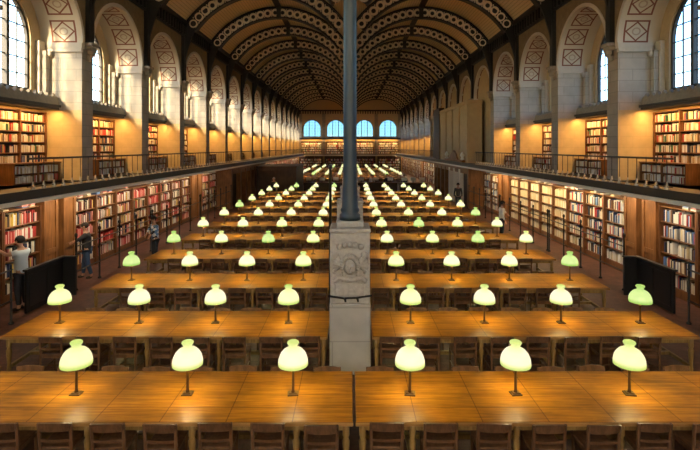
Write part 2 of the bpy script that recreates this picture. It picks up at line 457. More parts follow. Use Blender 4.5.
def is_blind(s, y0, y1): return s > 0 and y0 > BLIND[0] and y1 < BLIND[1] + 6
for s in (-1, 1):
    mb = MB()
    mp = lambda u, z, d, s=s: (s * (WX + d), u, z)
    ops = [((a + b) / 2, (b - a) / 2, DECK, ZIMP) for a, b in BAYS]
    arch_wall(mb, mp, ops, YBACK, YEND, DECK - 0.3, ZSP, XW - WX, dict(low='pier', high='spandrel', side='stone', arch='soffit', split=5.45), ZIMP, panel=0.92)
    for (a, b) in BAYS:                                      # mouldings on each bay
        c, hw = (a + b) / 2, (b - a) / 2
        N = 24
        for k in range(N):                                   # archivolt
            t0, t1 = PI * k / N, PI * (k + 1) / N
            q = [(c - r * math.cos(t), ZIMP + r * math.sin(t)) for r, t in ((hw - .005, t0), (hw - .005, t1), (hw + .13, t1), (hw + .13, t0))]
            mb.prism(q, lambda u, z: (s * (WX - .035), u, z), lambda u, z: (s * (WX + .01), u, z), 'archivolt')
        for y0, y1 in ((a - .05, a + .12), (b - .12, b + .05)):
            mb.box(min(s * (WX - .06), s * (XW - .3)), max(s * (WX - .06), s * (XW - .3)), y0, y1, ZIMP - .12, ZIMP + .06, 'archivolt')
            mb.box(min(s * (WX - .03), s * (XW - .3)), max(s * (WX - .03), s * (XW - .3)), y0 + .02, y1 - .02, ZIMP - .24, ZIMP - .12, 'archivolt')
        # slender pilaster and moulded jamb next to the window
        for yy, sg in ((a, 1), (b, -1)):
            y0, y1 = sorted((yy, yy + sg * .20)); xs = sorted((s * (XW - .30), s * XW))
            mb.box(xs[0], xs[1], y0, y1, 5.85, ZIMP - .22, 'stone')
            y0, y1 = sorted((yy, yy + sg * .30)); xs = sorted((s * (XW - .14), s * XW))
            mb.box(xs[0], xs[1], y0, y1, 5.85, ZIMP + .1, 'archivolt')
            mb.ellip((s * (XW - .36), yy + sg * .08, ZIMP - .3), (.08, .08, .12), 'archivolt', 8, 6)
    struct(mb.build('wall_' + SIDE[s]))
    # window wall
    mb = MB()
    mp2 = lambda u, z, d, s=s: (s * (XW + d), u, z)
    wops = [((a + b) / 2, WHW if (b - a) > 3.9 else 1.45, WSILL, ZIMP) for a, b in BAYS if not is_blind(s, a, b)]
    arch_wall(mb, mp2, wops, YBACK, YEND, DECK - .3, ZSP, 0.22, dict(low='ochre', high='outer', side='outer', arch='outer'), WSILL - .2, panel=1)
    struct(mb.build('wall_%s_outer' % SIDE[s]))
    for (c, hw, sl, sp) in wops:
        if c < 3: continue
        wn += 1; window(c, 'glass' if s < 0 else 'glass_sky_cool', hw, sl, sp, lambda u, z, d, s=s: (s * (XW + .12 + d), u, z), 'window_%d' % wn)
    # openings behind the camera keep their panes too
    for (c, hw, sl, sp) in wops:
        if c >= 3: continue
        wn += 1; window(c, 'glass' if s < 0 else 'glass_sky_cool', hw, sl, sp, lambda u, z, d, s=s: (s * (XW + .12 + d), u, z), 'window_%d' % wn)
    # wall behind the lower bookcases
    mb = MB(); xs = sorted((s * 9.62, s * 9.75)); mb.box(xs[0], xs[1], YBACK, YEND, 0, DECK - .28, 'wall_low'); struct(mb.build('wall_%s_lower' % SIDE[s]))
    # gallery: boards, black fascia, cream moulding
    mb = MB()
    xs = sorted((s * 8.0, s * XW)); mb.box(xs[0], xs[1], YBACK, YEND, DECK - .06, DECK, 'deck')
    xs = sorted((s * 7.97, s * 8.10)); mb.box(xs[0], xs[1], YBACK, YEND - .1, DECK - .19, DECK + .01, 'black')
    xs = sorted((s * 7.89, s * 8.10)); mb.box(xs[0], xs[1], YBACK, YEND - .1, DECK - .285, DECK - .185, 'cream')
    xs = sorted((s * 7.94, s * 8.10)); mb.box(xs[0], xs[1], YBACK, YEND - .1, DECK + .01, DECK + .04, 'black')
    xs = sorted((s * 8.1, s * 9.75)); mb.box(xs[0], xs[1], YBACK, YEND - .1, DECK - .28, DECK - .22, 'case_back')
    trim(mb)
    # iron cornice under the vault: beam and hanging teeth
    mb = MB()
    xs = sorted((s * 8.78, s * 9.12)); mb.box(xs[0], xs[1], YBACK, YEND, ZSP - .16, ZSP + .05, 'iron')
    xs = sorted((s * 8.98, s * 9.10)); mb.box(xs[0], xs[1], YBACK, YEND, ZSP - .72, ZSP - .62, 'iron')
    y = 10.0
    while y < YEND:
        xs = sorted((s * 8.90, s * 9.10)); mb.box(xs[0], xs[1], y, y + .15, ZSP - .66, ZSP - .1, 'iron'); y += .36
    trim(mb)

# vaults
def vault_pt(c, r, t): return (c + r * math.sin(t), ZV0 + r * math.cos(t))
HC, RISE = 4.43, 2.30
RV = (HC * HC + RISE * RISE) / (2 * RISE); ZV0 = ZSP + RISE - RV; TV = math.asin(HC / RV)
mb = MB()
for s in (-1, 1):
    c = s * 4.55; N = 28
    for k in range(N):
        t0, t1 = -TV + 2 * TV * k / N, -TV + 2 * TV * (k + 1) / N
        (xa, za), (xb, zb) = vault_pt(c, RV, t0), vault_pt(c, RV, t1)
        mb.quad((xa, YBACK, za), (xb, YBACK, zb), (xb, YEND, zb), (xa, YEND, za), 'vault', ((RV * (t0 + 2), 0), (RV * (t1 + 2), 0), (RV * (t1 + 2), 1), (RV * (t0 + 2), 1)))
mb.box(-.13, .13, YBACK, YEND, ZSP - .1, ZSP + .15, 'vault')
struct(mb.build('ceiling'))

# one pierced iron rib per pier and vault
def rib_mb(c, wall_side):
    mb = MB(); N = 30; RO, RI = RV - .06, RV - .82
    def band(r0, r1, dy, m):
        for k in range(N):
            t0, t1 = -TV + 2 * TV * k / N, -TV + 2 * TV * (k + 1) / N
            q = [vault_pt(c, r0, t0), vault_pt(c, r1, t0), vault_pt(c, r1, t1), vault_pt(c, r0, t1)]
            mb.prism(q, lambda x, z: (x, -dy, z), lambda x, z: (x, dy, z), m)
    band(RI, RI + .09, .18, 'iron'); band(RO - .08, RO, .12, 'iron')
    band(RI + .08, RO - .08, .012, 'iron')
    rm = (RI + RO) / 2; n = 20
    for k in range(n):
        t = -TV + 2 * TV * (k + .5) / n; x, z = vault_pt(c, rm, t)
        if abs(t) < .035: continue
        K = 12
        for sy in (-1, 1):
            vs = []; fs = []
            for i in range(K):
                a = 2 * PI * i / K
                for rr in (.125, .262): vs.append((x + rr * math.cos(a), sy * .035, z + rr * math.sin(a)))
                vs.append((x + .19 * math.cos(a), sy * .07, z + .19 * math.sin(a)))
            for i in range(K):
                j = (i + 1) % K; fs += [(3 * i, 3 * j, 3 * j + 2, 3 * i + 2), (3 * i + 2, 3 * j + 2, 3 * j + 1, 3 * i + 1)]
            mb.add(vs, fs, 'iron_cream', True)
            # little scrolls between the rings
            t2 = t + TV / n
            for rr in (rm - .2, rm + .2):
                px, pz = vault_pt(c, rr, t2); mb.box(px - .022, px + .022, min(sy * .012, sy * .05), max(sy * .012, sy * .05), pz - .05, pz + .05, 'iron_cream')
    # ridge boss
    x, z = vault_pt(c, rm, 0); mb.box(x - .14, x + .14, -.12, .12, z - .40, z + .34, 'iron')
    # leg down the wall and curved bracket to the rib
    s = 1 if c > 0 else -1
    if wall_side:
        xs = sorted((s * 8.93, s * 9.12)); mb.box(xs[0], xs[1], -.14, .14, ZIMP + .1, ZSP + .1, 'iron')
        poly = [(8.95, 8.9), (8.95, ZSP - .1), (8.35, ZSP + .35), (7.6, ZSP + .95)]
        for k in range(1, 8):
            u = k / 8; poly.append((7.6 + 1.35 * u ** .85, ZSP + .60 - (ZSP + .60 - 8.9) * u * (0.3 + .7 * u)))
        mb.prism([(s * x, z) for x, z in poly], lambda x, z: (x, -.05, z), lambda x, z: (x, .05, z), 'iron')
    return mb
rib_protos = {}
for s in (-1, 1):
    rib_protos[s] = rib_mb(s * 4.55, True).mesh('vault_rib')
for i, y in enumerate(PIERS):
    if y < 10: continue
    for s in (-1, 1):
        trim_n[0] += 1
        o = bpy.data.objects.new('trim_%d' % trim_n[0], rib_protos[s]); COL.objects.link(o); o.location = (0, y + PW / 2, 0); struct(o)
# ridge purlins and the valley beam over the columns
mb = MB()
for s in (-1, 1):
    for t in (0,):
        x, z = vault_pt(s * 4.55, RV - .06, t); w = .17 if t == 0 else .05
        mb.box(x - w, x + w, 10, YEND, z - .12, z + .02, 'iron')
trim(mb)
mb = MB(); mb.box(-.16, .16, 5, YEND, ZSP - .62, ZSP - .1, 'iron'); trim(mb)

# corbels carrying the iron legs
mb = MB()
mb.cbox(-.30, 0, -.24, .24, .28, .40, .02, 'pier'); mb.cbox(-.24, 0, -.19, .19, .14, .28, .02, 'pier')
mb.ellip((-.13, 0, .10), (.13, .13, .20), 'pier', 10, 8); mb.cbox(-.14, 0, -.12, .12, -.22, -.02, .03, 'pier')
cm = mb.mesh('corbel')
for y in PIERS:
    if y < 10: continue
    for s in (-1, 1):
        trim_n[0] += 1; o = bpy.data.objects.new('trim_%d' % trim_n[0], cm); COL.objects.link(o)
        o.location = (s * WX, y + PW / 2, ZIMP - .28); o.rotation_euler = (0, 0, 0 if s > 0 else PI); struct(o)

# far wall: four arched windows, lunettes, pilaster, dark beam
mb = MB()
mpf = lambda u, z, d: (u, YEND + d, z)
fops = [(x, 1.58, 6.15, 7.62) for x in (-6.86, -2.6, 2.6, 6.86)]
arch_wall(mb, mpf, fops, -10.6, 10.6, 0, ZSP, .5, dict(low='ochre', high='lunette', side='lunette', arch='lunette'), 6.0)
for s in (-1, 1):
    c = s * 4.55; N = 24; pts = [vault_pt(c, RV, -TV + 2 * TV * k / N) for k in range(N + 1)]
    mb.add([(x, YEND, z) for x, z in pts], [tuple(range(N + 1))], 'lunette')
    mb.box(c - .12, c + .12, YEND - .12, YEND, ZSP, ZSP + RISE - .1, 'lunette')
mb.box(-9.1, 9.1, YEND - .25, YEND, ZSP - .2, ZSP + .05, 'iron')
x = -9.0
while x < 9: mb.box(x, x + .16, YEND - .2, YEND, ZSP - .65, ZSP - .2, 'iron'); x += .45
for x in (-4.73, 0, 4.73, -8.95, 8.95): mb.box(x - .3, x + .3, YEND - .18, YEND, DECK, ZSP - .6, 'pier')
mb.box(-9.1, 9.1, YEND - .3, YEND, 5.72, 6.0, 'ledge_dark')
struct(mb.build('wall_far'))
for (c, hw, sl, sp) in fops:
    wn += 1; window(c, 'glass_sky_blue', hw, sl, sp, lambda u, z, d: (u, YEND + .25 + d, z), 'window_%d' % wn)
mb = MB()
mb.box(-8.0, 8.0, YEND - 2.4, YEND, DECK - .06, DECK, 'deck'); mb.box(-8, 8, YEND - 2.5, YEND - 2.4, DECK - .22, DECK + .05, 'ledge')
mb.box(-8, 8, YEND - 2.55, YEND - 2.4, DECK - .3, DECK - .2, 'cream'); trim(mb)
mb = MB()
bops = [(x, 1.8, 3.7, 7.62) for x in (-6.86, -2.5, 2.5, 6.86)]
arch_wall(mb, lambda u, z, d: (u, YBACK - d, z), bops, -12, 12, 0, 14, .4, dict(low='back_wall', high='back_wall', side='back_wall', arch='back_wall'), 3.0)
struct(mb.build('wall_back'))
for (c, hw, sl, sp) in bops:                                 # unseen near-end windows, enlarged, with sunlit blinds added as a fill light
    wn += 1; o = window(c, 'glass', hw, sl, sp, lambda u, z, d: (u, YBACK - .2 - d, z), 'window_%d' % wn)
    g = MB(); g.quad((c - hw - .05, YBACK - .05, sl), (c + hw + .05, YBACK - .05, sl), (c + hw + .05, YBACK - .05, sp + hw + .05), (c - hw - .05, YBACK - .05, sp + hw + .05), 'fill_blind_cloth'); g.build('fill_blind', o)

# blind bays at the right-hand entrance, and the entrance block
ENT0, ENT1 = 33.2, 46.5
mb = MB()
for (a, b) in BAYS:
    if is_blind(1, a, b):
        c, hw = (a + b) / 2, (b - a) / 2
        pts = [(c - hw, DECK)] + [(c - hw * math.cos(PI * k / 20), ZIMP + hw * math.sin(PI * k / 20)) for k in range(21)] + [(c + hw, DECK)]
        mb.prism(pts, lambda u, z: (WX + .22, u, z), lambda u, z: (WX + .34, u, z), 'blind')
struct(mb.build('wall_right_blind'))
for s in (-1, 1):
    mb = MB()
    X0, X1 = sorted((s * 8.15, s * 9.08))
    top = 7.45 if s > 0 else 2.78
    if s > 0:
        mb.box(X0, X1, ENT0 + .2, ENT1, DECK + .06, top - .25, 'blind'); mb.box(X0 - .12, X1, ENT0 + .05, ENT1 + .1, top - .25, top, 'blind')
        for k in range(6):
            y = ENT0 + .3 + k * 2.5; mb.box(X0 - .10, X0, y, y + .45, DECK + .06, top - .25, 'blind')
    if s > 0: mb.box(X0 - .15, X0 + .3, 43.6, ENT1 + .12, DECK + .06, top + .3, 'darkwood')
    trim(mb) if s > 0 else None
    # panelled doorway below the gallery
    mb = MB(); xi = 8.08
    def bx(x0, x1, *r): a, b = sorted((s * x0, s * x1)); mb.box(a, b, *r)
    bx(xi, 9.6, ENT0, ENT0 + .35, 0, 2.76, 'panel'); bx(xi, 9.6, ENT1 - .35, ENT1, 0, 2.76, 'panel')
    bx(xi, xi + .25, ENT0 + .35, ENT1 - .35, 2.35, 2.76, 'panel')
    for k, y in enumerate((35.6, 37.4, 39.2, 41.0, 42.8, 44.6)):
        bx(xi - .06, xi + .25, y, y + .35, 0, 2.6, 'cream' if s > 0 and k in (0, 1, 2) else 'panel')
    bx(xi + .4, xi + .5, ENT0 + .35, ENT1 - .35, 0, 2.4, 'darkwood')
    o = struct(mb.build('door_%d' % (1 if s < 0 else 2)))
# ornate porch on the right gallery edge above the entrance
e = empty('entrance_pediment', (8.02, 37.5, DECK + .06))
tag(e, 'small carved wooden pediment above the right-hand entrance doorway', 'pediment')
mb = MB(); mb.cbox(-.14, .12, -3.2, 3.2, 0, .16, .02, 'panel'); mb.build('base', e)
mb = MB(); mb.prism([(-1.5, .16), (1.5, .16), (1.0, .5), (0, .85), (-1.0, .5)], lambda u, z: (-.08, u, z), lambda u, z: (.08, u, z), 'panel'); mb.build('crest', e)
for y in (-2.8, 2.8):
    mb = MB(); mb.lathe([(.05, .16), (.16, .22), (.08, .34), (.17, .5), (.12, .62), (.03, .75)], 0, y, 'cream', 10); mb.build('urn', e)

# ------------------------------------------------------------------ gallery railings (one per bay)
def railing_proto(L, nm):
    e = empty('gallery_railing')
    mb = MB(); mb.cbox(-.035, .035, 0, L, .76, .81, .015, 'frame'); mb.build('handrail', e)
    mb = MB(); mb.box(-.018, .018, 0, L, .06, .085, 'iron'); mb.build('bottom_rail', e)
    n = 11; bm = MB()
    bm.lathe([(.07, 0), (.065, .03), (.035, .09), (.02, .20)], 0, 0, 'bal_foot', 8); bm.lathe([(.013, .15), (.011, .5), (.013, .77)], 0, 0, 'frame', 6)
    me = bm.mesh('baluster')
    for k in range(n):
        o = bpy.data.objects.new('baluster', me); COL.objects.link(o); adopt(e, o); o.location = (0, (k + .5) * L / n, 0)
    return e
first = None
for s in (-1, 1):
    k = 0
    for i, y in enumerate(PIERS[:-1]):
        if y < 9: continue
        if s > 0 and ENT0 - 3 < y < ENT1 - 2: continue
        k += 1
        if first is None: first = railing_proto(BAY, ''); o = first
        else: o = copy_tree(first)
        o.location = (s * 8.03, y + PW / 2, DECK + .04)
        tag(o, 'black iron railing of the %s gallery, %s bay from the near end' % (SIDE[s], ordw(k)), 'railing', 'gallery railings')
# far gallery railing
e = empty('gallery_railing', (0, YEND - 2.45, DECK + .05)); tag(e, 'iron railing of the gallery across the far end wall', 'railing', 'gallery railings')
mb = MB(); mb.box(-8, 8, -.03, .03, .76, .81, 'frame'); mb.build('handrail', e)
bm = MB(); bm.box(-.02, .02, -.02, .02, 0, .77, 'frame'); me = bm.mesh('baluster')
for k in range(40):
    o = bpy.data.objects.new('baluster', me); COL.objects.link(o); adopt(e, o); o.location = (-7.8 + .4 * k, 0, 0)

# ------------------------------------------------------------------ bookcases
BOOKS = []      # every book: (side, x_spine, y, z, thick, height, depth, colour, case label, shelf word, index)
def fill_shelf(s, x, y0, y1, z, zmax, pal, case, shelf, far):
    y = y0 + .02; n = 0
    while True:
        t = (R.uniform(.028, .058) if not far else R.uniform(.06, .12))
        if y + t > y1 - .01: break
        if R.random() < .025: y += R.uniform(.05, .14); continue
        n += 1; h = min(zmax - .05, R.uniform(.62, .92) * (zmax))
        d = R.uniform(.17, .23)
        lean = 0
        BOOKS.append((s, x + R.uniform(0, .03), y, z, t, h, d, R.choice(pal), case, shelf, n)); y += t + .0015
PAL = {'lowL': ['red', 'pink', 'maroon', 'white', 'white', 'white', 'cream', 'brown', 'navy', 'white', 'black', 'maroon', 'tan', 'yellow', 'black'],
       'lowR': ['white', 'white', 'white', 'cream', 'grey', 'black', 'red', 'navy', 'cream', 'white', 'blue', 'brown'],
       'per': ['cream', 'cream', 'cream', 'cream', 'white', 'tan', 'cream'],
       'up': ['cream', 'cream', 'white', 'white', 'cream', 'tan', 'red', 'brown', 'white', 'cream', 'green'],
       'red': ['red', 'red', 'pink', 'red', 'pink', 'white'], 'lowc': ['white', 'cream', 'white', 'cream', 'white', 'tan', 'red'], 'up2': ['cream', 'white', 'cream', 'navy', 'tan', 'red', 'black', 'white']}
LOWX, LOWTOP = 9.10, 2.48
CW = 1.45
def low_case(s, y0, y1, k, pal):
    """wall bookcase under the gallery"""
    far = y0 > 40
    D = .46; cl = '%s %s lower bookcase' % (ordw(k), SIDE[s])
    e = empty('wall_bookcase', (s * LOWX, y0, 0))
    tag(e, 'brown wooden bookcase under the %s gallery, %s counted from the near end' % (SIDE[s], ordw(k)), 'bookcase', 'bookcases under the galleries')
    L = y1 - y0
    def bxm(mb, a, b, *r): q = sorted((s * a, s * b)); mb.box(q[0], q[1], *r)
    nsh = 5; z0 = .25; ph = (LOWTOP - z0) / nsh
    if not far:
        for yy in (0, L - .05):
            mb = MB(); bxm(mb, -.03, D, yy, yy + .05, 0, LOWTOP, 'case'); mb.build('side_panel', e)
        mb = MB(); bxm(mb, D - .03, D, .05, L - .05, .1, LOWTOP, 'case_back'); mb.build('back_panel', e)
        mb = MB(); bxm(mb, .02, D, .05, L - .05, 0, z0, 'case'); mb.build('plinth', e)
        for q in range(1, nsh + 1):
            mb = MB(); bxm(mb, 0, D - .03, .05, L - .05, z0 + q * ph - .03, z0 + q * ph, 'panel' if q == nsh else 'case'); mb.build('shelf' if q < nsh else 'top_board', e)
    else:
        mb = MB()
        for yy in (0, L - .05): bxm(mb, -.03, D, yy, yy + .05, 0, LOWTOP, 'case')
        bxm(mb, D - .03, D, .05, L - .05, .1, LOWTOP, 'case_back'); bxm(mb, .02, D, .05, L - .05, 0, z0, 'case')
        for q in range(1, nsh + 1): bxm(mb, 0, D - .03, .05, L - .05, z0 + q * ph - .03, z0 + q * ph, 'case')
        mb.build('carcass', e)
    for q in range(nsh):
        fill_shelf(s, LOWX + .05, y0 + .05, y1 - .05, z0 + q * ph + .001, ph - .05, PAL[pal] if not (s < 0 and (k + q) % 5 == 0) else PAL['red'], cl, '%s shelf up' % ordw(q + 1), far)
    yy = y0 + .1; q = 0
    while yy < y1 - .35 and not far:                          # books lying flat on the top board
        w = R.uniform(.18, .27); zt = LOWTOP
        if R.random() < .7:
            for j in range(R.randint(1, 3)):
                h = R.uniform(.025, .045); q += 1; BOOKS.append((s, LOWX + .03 + R.uniform(0, .03), yy + R.uniform(0, .02), zt + .001, w, h, .22, R.choice(['white', 'cream', 'pink', 'blue', 'white', 'grey']), cl, 'flat on top', q)); zt += h + .001
        yy += w + R.uniform(.06, .3)
DOORS = [(14.3, 15.95), (27.7, 29.6), (60.0, 61.8)]
segs = []
bounds = [9.6]
for a, b in DOORS[:2]: bounds += [a, b]
bounds += [ENT0, ENT1, 60.0, 61.8, YEND - 2.6]
dn = 2
for s in (-1, 1):
    k = 0
    for i in range(0, len(bounds), 2):
        a, b = bounds[i], bounds[i + 1]; n = max(1, round((b - a) / CW)); L = (b - a) / n
        for j in range(n):
            y0 = a + j * L; y1 = y0 + L - .012
            if y1 < 12.2: continue
            k += 1
            pal = ('lowL' if s < 0 else ('per' if 19 < y0 < 28 else 'lowR'))
            low_case(s, y0 + .003, y1, k, pal)
    for a, b in DOORS:
        dn += 1; mb = MB()
        def bx(x0, x1, *r): p, q = sorted((s * x0, s * x1)); mb.box(p, q, *r)
        m = (a + b) / 2
        bx(9.45, 9.6, a, b, 0, 2.76, 'case_back')
        for y0, y1 in ((a, m - .14), (m + .14, b)):
            bx(9.02, 9.12, y0, y1, 0, 2.76, 'panel')
            bx(8.99, 9.03, y0, y0 + .12, 0, 2.76, 'panel'); bx(8.99, 9.03, y1 - .12, y1, 0, 2.76, 'panel')
            for z in (0.05, 1.0, 2.55): bx(8.99, 9.03, y0 + .12, y1 - .12, z, z + .14, 'panel')
            bx(9.12, 9.45, y0, y0 + .06, 0, 2.76, 'panel'); bx(9.12, 9.45, y1 - .06, y1, 0, 2.76, 'panel')
        struct(mb.build('door_%d' % dn))

UPX, LOWCX = 10.27, 9.78
def up_case(s, a, b, k):
    far = a > 34
    e = empty('gallery_bookcase', (s * UPX, a + .06, DECK))
    tag(e, 'tall gallery bookcase under the %s window of the %s wall, warmly lit from its ledge' % (ordw(k), SIDE[s]), 'bookcase', 'gallery bookcases')
    L = b - a - .12; H = 2.30; cl = '%s %s gallery bookcase' % (ordw(k), SIDE[s])
    def bxm(mb, x0, x1, *r): q = sorted((s * x0, s * x1)); mb.box(q[0], q[1], *r)
    zb = .62; nsh = 5; ph = (H - zb) / nsh
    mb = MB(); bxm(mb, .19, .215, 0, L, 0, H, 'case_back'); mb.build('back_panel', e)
    W3 = L / 3
    for q in range(4):
        yy = min(max(q * W3 - .03, 0), L - .06); mb = MB(); bxm(mb, -.02, .19, yy, yy + .06, zb, H, 'case'); mb.build('upright', e)
    for q in range(nsh + 1):
        mb = MB(); bxm(mb, 0, .19, 0, L, zb + q * ph - .03, zb + q * ph, 'case'); mb.build('shelf', e)
    # stone ledge and its cresting
    mb = MB(); bxm(mb, -.42, .22, -.03, L + .03, H + .08, H + .16, 'ledge_dark'); bxm(mb, -.48, .22, -.03, L + .03, H + .16, H + .24, 'ledge_dark'); mb.build('ledge', e)
    mb = MB(); n = 13; w = L / n
    for q in range(n):
        y0 = q * w
        poly = [(y0, 0), (y0, .22), (y0 + .12 * w, .29), (y0 + .28 * w, .28), (y0 + .38 * w, .36), (y0 + .5 * w, .39), (y0 + .62 * w, .36), (y0 + .72 * w, .28), (y0 + .88 * w, .29), (y0 + w, .22), (y0 + w, 0)]
        mb.prism(poly, lambda u, z: (s * (-.44 + .25 * z), u, H + .24 + z), lambda u, z: (s * -.26, u, H + .24 + z), 'ledge')
    mb.build('cresting', e)
    for c3 in range(3):
        for q in range(nsh):
            cols = ['near', 'middle', 'far'][c3]
            pal = PAL['up'] if (c3 + q + k) % 3 else PAL['up2']
            if k == 2 and s < 0 and q == 3: pal = PAL['red']
            fill_shelf(s, UPX + .01, a + .06 + c3 * W3 + .03, a + .06 + (c3 + 1) * W3 - .03, DECK + zb + q * ph + .001, ph - .045, pal, cl, '%s column %s shelf up' % (cols, ordw(q + 1)), far)
    # low two-shelf case standing in front, towards the far pier
    y1 = b - .12; y0 = y1 - 2.25
    e2 = empty('low_bookcase', (s * LOWCX, y0, DECK))
    tag(e2, 'low two-shelf bookcase behind the %s gallery railing, below %s window' % (SIDE[s], ordw(k)), 'bookcase', 'low gallery bookcases')
    L2 = y1 - y0; cl2 = '%s %s low gallery case' % (ordw(k), SIDE[s])
    for yy in (0, L2 / 2 - .02, L2 - .04):
        mb = MB(); bxm(mb, -.02, .44, yy, yy + .04, 0, .60, 'panel'); mb.build('upright', e2)
    for q, z in enumerate((0, .29)):
        mb = MB(); bxm(mb, 0, .44, .04, L2 - .04, z, z + .03, 'case'); mb.build('shelf', e2)
    mb = MB(); bxm(mb, -.04, .46, -.02, L2 + .02, .60, .64, 'panel'); mb.build('top_board', e2)
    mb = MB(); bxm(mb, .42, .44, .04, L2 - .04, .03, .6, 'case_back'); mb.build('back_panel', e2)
    for half in (0, 1):
        for q, z in enumerate((.03, .32)):
            fill_shelf(s, LOWCX + .005, y0 + .04 + half * (L2 / 2 - .02), y0 + L2 / 2 - .02 + half * (L2 / 2 - .02), DECK + z + .001, .27, PAL['lowc'], cl2, '%s half %s shelf up' % (['near', 'far'][half], ordw(q + 1)), far)
def area(name, loc, sx, sy, power, col, rot, parent=None):
    l = bpy.data.lights.new(name, 'AREA'); l.shape = 'RECTANGLE'; l.size = sx; l.size_y = sy; l.energy = power; l.color = col
    o = bpy.data.objects.new(name, l); COL.objects.link(o); o.location = loc; o.rotation_euler = rot
    return o
GAL_W, LOW_W = 40.0, 32.0
for s in (-1, 1):
    k = 0
    for (a, b) in BAYS:
        if b < 14 or is_blind(s, a, b): continue
        k += 1; up_case(s, a, b, k)
        L = b - a
        area('ledge_light', (s * 9.90, (a + b) / 2, DECK + 2.36), .10, L - .3, GAL_W, (1, .54, .16), (0, -s * .12, 0))
    for i, y in enumerate(PIERS):
        if y < 9 or ENT0 - 3 < y < ENT1: continue
        area('gallery_light', (s * 8.22, y + PW / 2 + BAY / 2, DECK - .30), .08, BAY - .4, LOW_W * (1.7 if s > 0 and 16 < y < 27 else 1), (1, .78, .50) if s < 0 or y < 16 else (1, .74, .38), (0, -s * .75, 0))

# far end wall bookcases
for k, c in enumerate((-6.9, -2.37, 2.37, 6.9)):
    e = empty('gallery_bookcase', (c, YEND - .5, DECK)); tag(e, 'bookcase on the far end wall below the %s window from the left' % ordw(k + 1), 'bookcase', 'end wall bookcases')
    mb = MB(); mb.box(-1.9, 1.9, .28, .3, 0, 2.3, 'case_back'); mb.build('back_panel', e)
    for z in (.05, .45, .85, 1.25, 1.65, 2.05): mb = MB(); mb.box(-1.9, 1.9, 0, .28, z, z + .03, 'case'); mb.build('shelf', e)
    for x in (-1.9, -.65, .6, 1.85): mb = MB(); mb.box(x, x + .05, -.02, .28, 0, 2.3, 'case'); mb.build('upright', e)
    area('ledge_light', (c, YEND - .8, DECK + 2.5), 3.4, .1, 55, (1, .62, .22), (.3, 0, 0))
    e = empty('wall_bookcase', (c, YEND - 2.4, 0)); tag(e, 'bookcase below the far gallery, %s from the left on the end wall' % ordw(k + 1), 'bookcase', 'end wall bookcases')
    mb = MB(); mb.box(-2.1, 2.1, .28, .3, 0, 2.7, 'case_back'); mb.build('back_panel', e)
    for z in (.1, .55, 1.0, 1.45, 1.9, 2.35): mb = MB(); mb.box(-2.1, 2.1, 0, .28, z, z + .03, 'case'); mb.build('shelf', e)
    for x in (-2.1, -.7, .65, 2.05): mb = MB(); mb.box(x, x + .05, -.02, .28, 0, 2.7, 'case'); mb.build('upright', e)

# books: the 300 that show largest are objects, all others one mesh
def proj(b):
    s, x, y, z, t, h, d, *_ = b
    px = 350 + F * s * x / y; py = 147.8 + F * (EYE - z - h / 2) / y
    if not (2 < px < 698 and 0 < py < 448): return 0
    if x < 9.5 and z < 1.05: return 0
    if y > 28: return 0
    return F * F * x * t * h / y ** 3
order = sorted(range(len(BOOKS)), key=lambda i: -proj(BOOKS[i]))
solo = set(order[:300])
def book_geo(mb, b, org):
    s, x, y, z, t, h, d, c, *_ = b
    m = 'bk_' + c; ox, oy, oz = org
    # covers with a rounded spine, page block recessed
    prof = [(d, 0), (.012, 0), (.003, t * .25), (0, t * .5), (.003, t * .75), (.012, t), (d, t)]
    n = len(prof)
    vs = [(s * (x + a) - ox, y + q - oy, z - oz) for a, q in prof] + [(s * (x + a) - ox, y + q - oy, z + h - oz) for a, q in prof]
    fs = [(i, i + 1, n + i + 1, n + i) for i in range(n - 1)]
    mb.add(vs, fs, m)
    X0, X1 = sorted((s * (x + .010) - ox, s * (x + d - .006) - ox))
    mb.box(X0, X1, y + .003 - oy, y + t - .003 - oy, z - oz + .002, z + h - .006 - oz, 'pages')
cw = {'cream': 'cream', 'white': 'white', 'tan': 'tan', 'red': 'red', 'maroon': 'dark red', 'pink': 'pink', 'navy': 'navy', 'blue': 'blue', 'green': 'green', 'brown': 'brown', 'black': 'black', 'yellow': 'yellow', 'grey': 'grey'}
rest = MB()
for i, b in enumerate(BOOKS):
    s, x, y, z, t, h, d, c, case, shelf, n = b
    if i in solo:
        org = (s * x, y + t / 2, z); m2 = MB(); book_geo(m2, b, (0, 0, 0)); o = m2.build('book', None, org)
        tag(o, '%s book, %s from near end, %s, %s' % (cw[c], ordw(n), shelf, case), 'book', 'books in the ' + case)
    else:
        X0, X1 = sorted((s * x, s * (x + d))); rest.box(X0, X1, y, y + t, z, z + h, 'bk_' + c)
# books of the end wall join the uncounted rest
for c in (-6.9, -2.37, 2.37, 6.9):
    for zz, yy, zl in ((DECK, YEND - .5, (.08, .48, .88, 1.28, 1.68)), (0, YEND - 2.4, (.13, .58, 1.03, 1.48, 1.93))):
        for z in zl:
            x = c - 1.8
            while x < c + 1.75:
                w = R.uniform(.06, .12); rest.box(x, x + w, yy + .04, yy + .24, zz + z, zz + z + R.uniform(.22, .32), 'bk_' + R.choice(PAL['lowL' if zz == 0 else 'up'])); x += w + .003
o = rest.build('books'); tag(o, 'all the further rows of books filling the shelves along both walls', 'books', None, 'stuff')

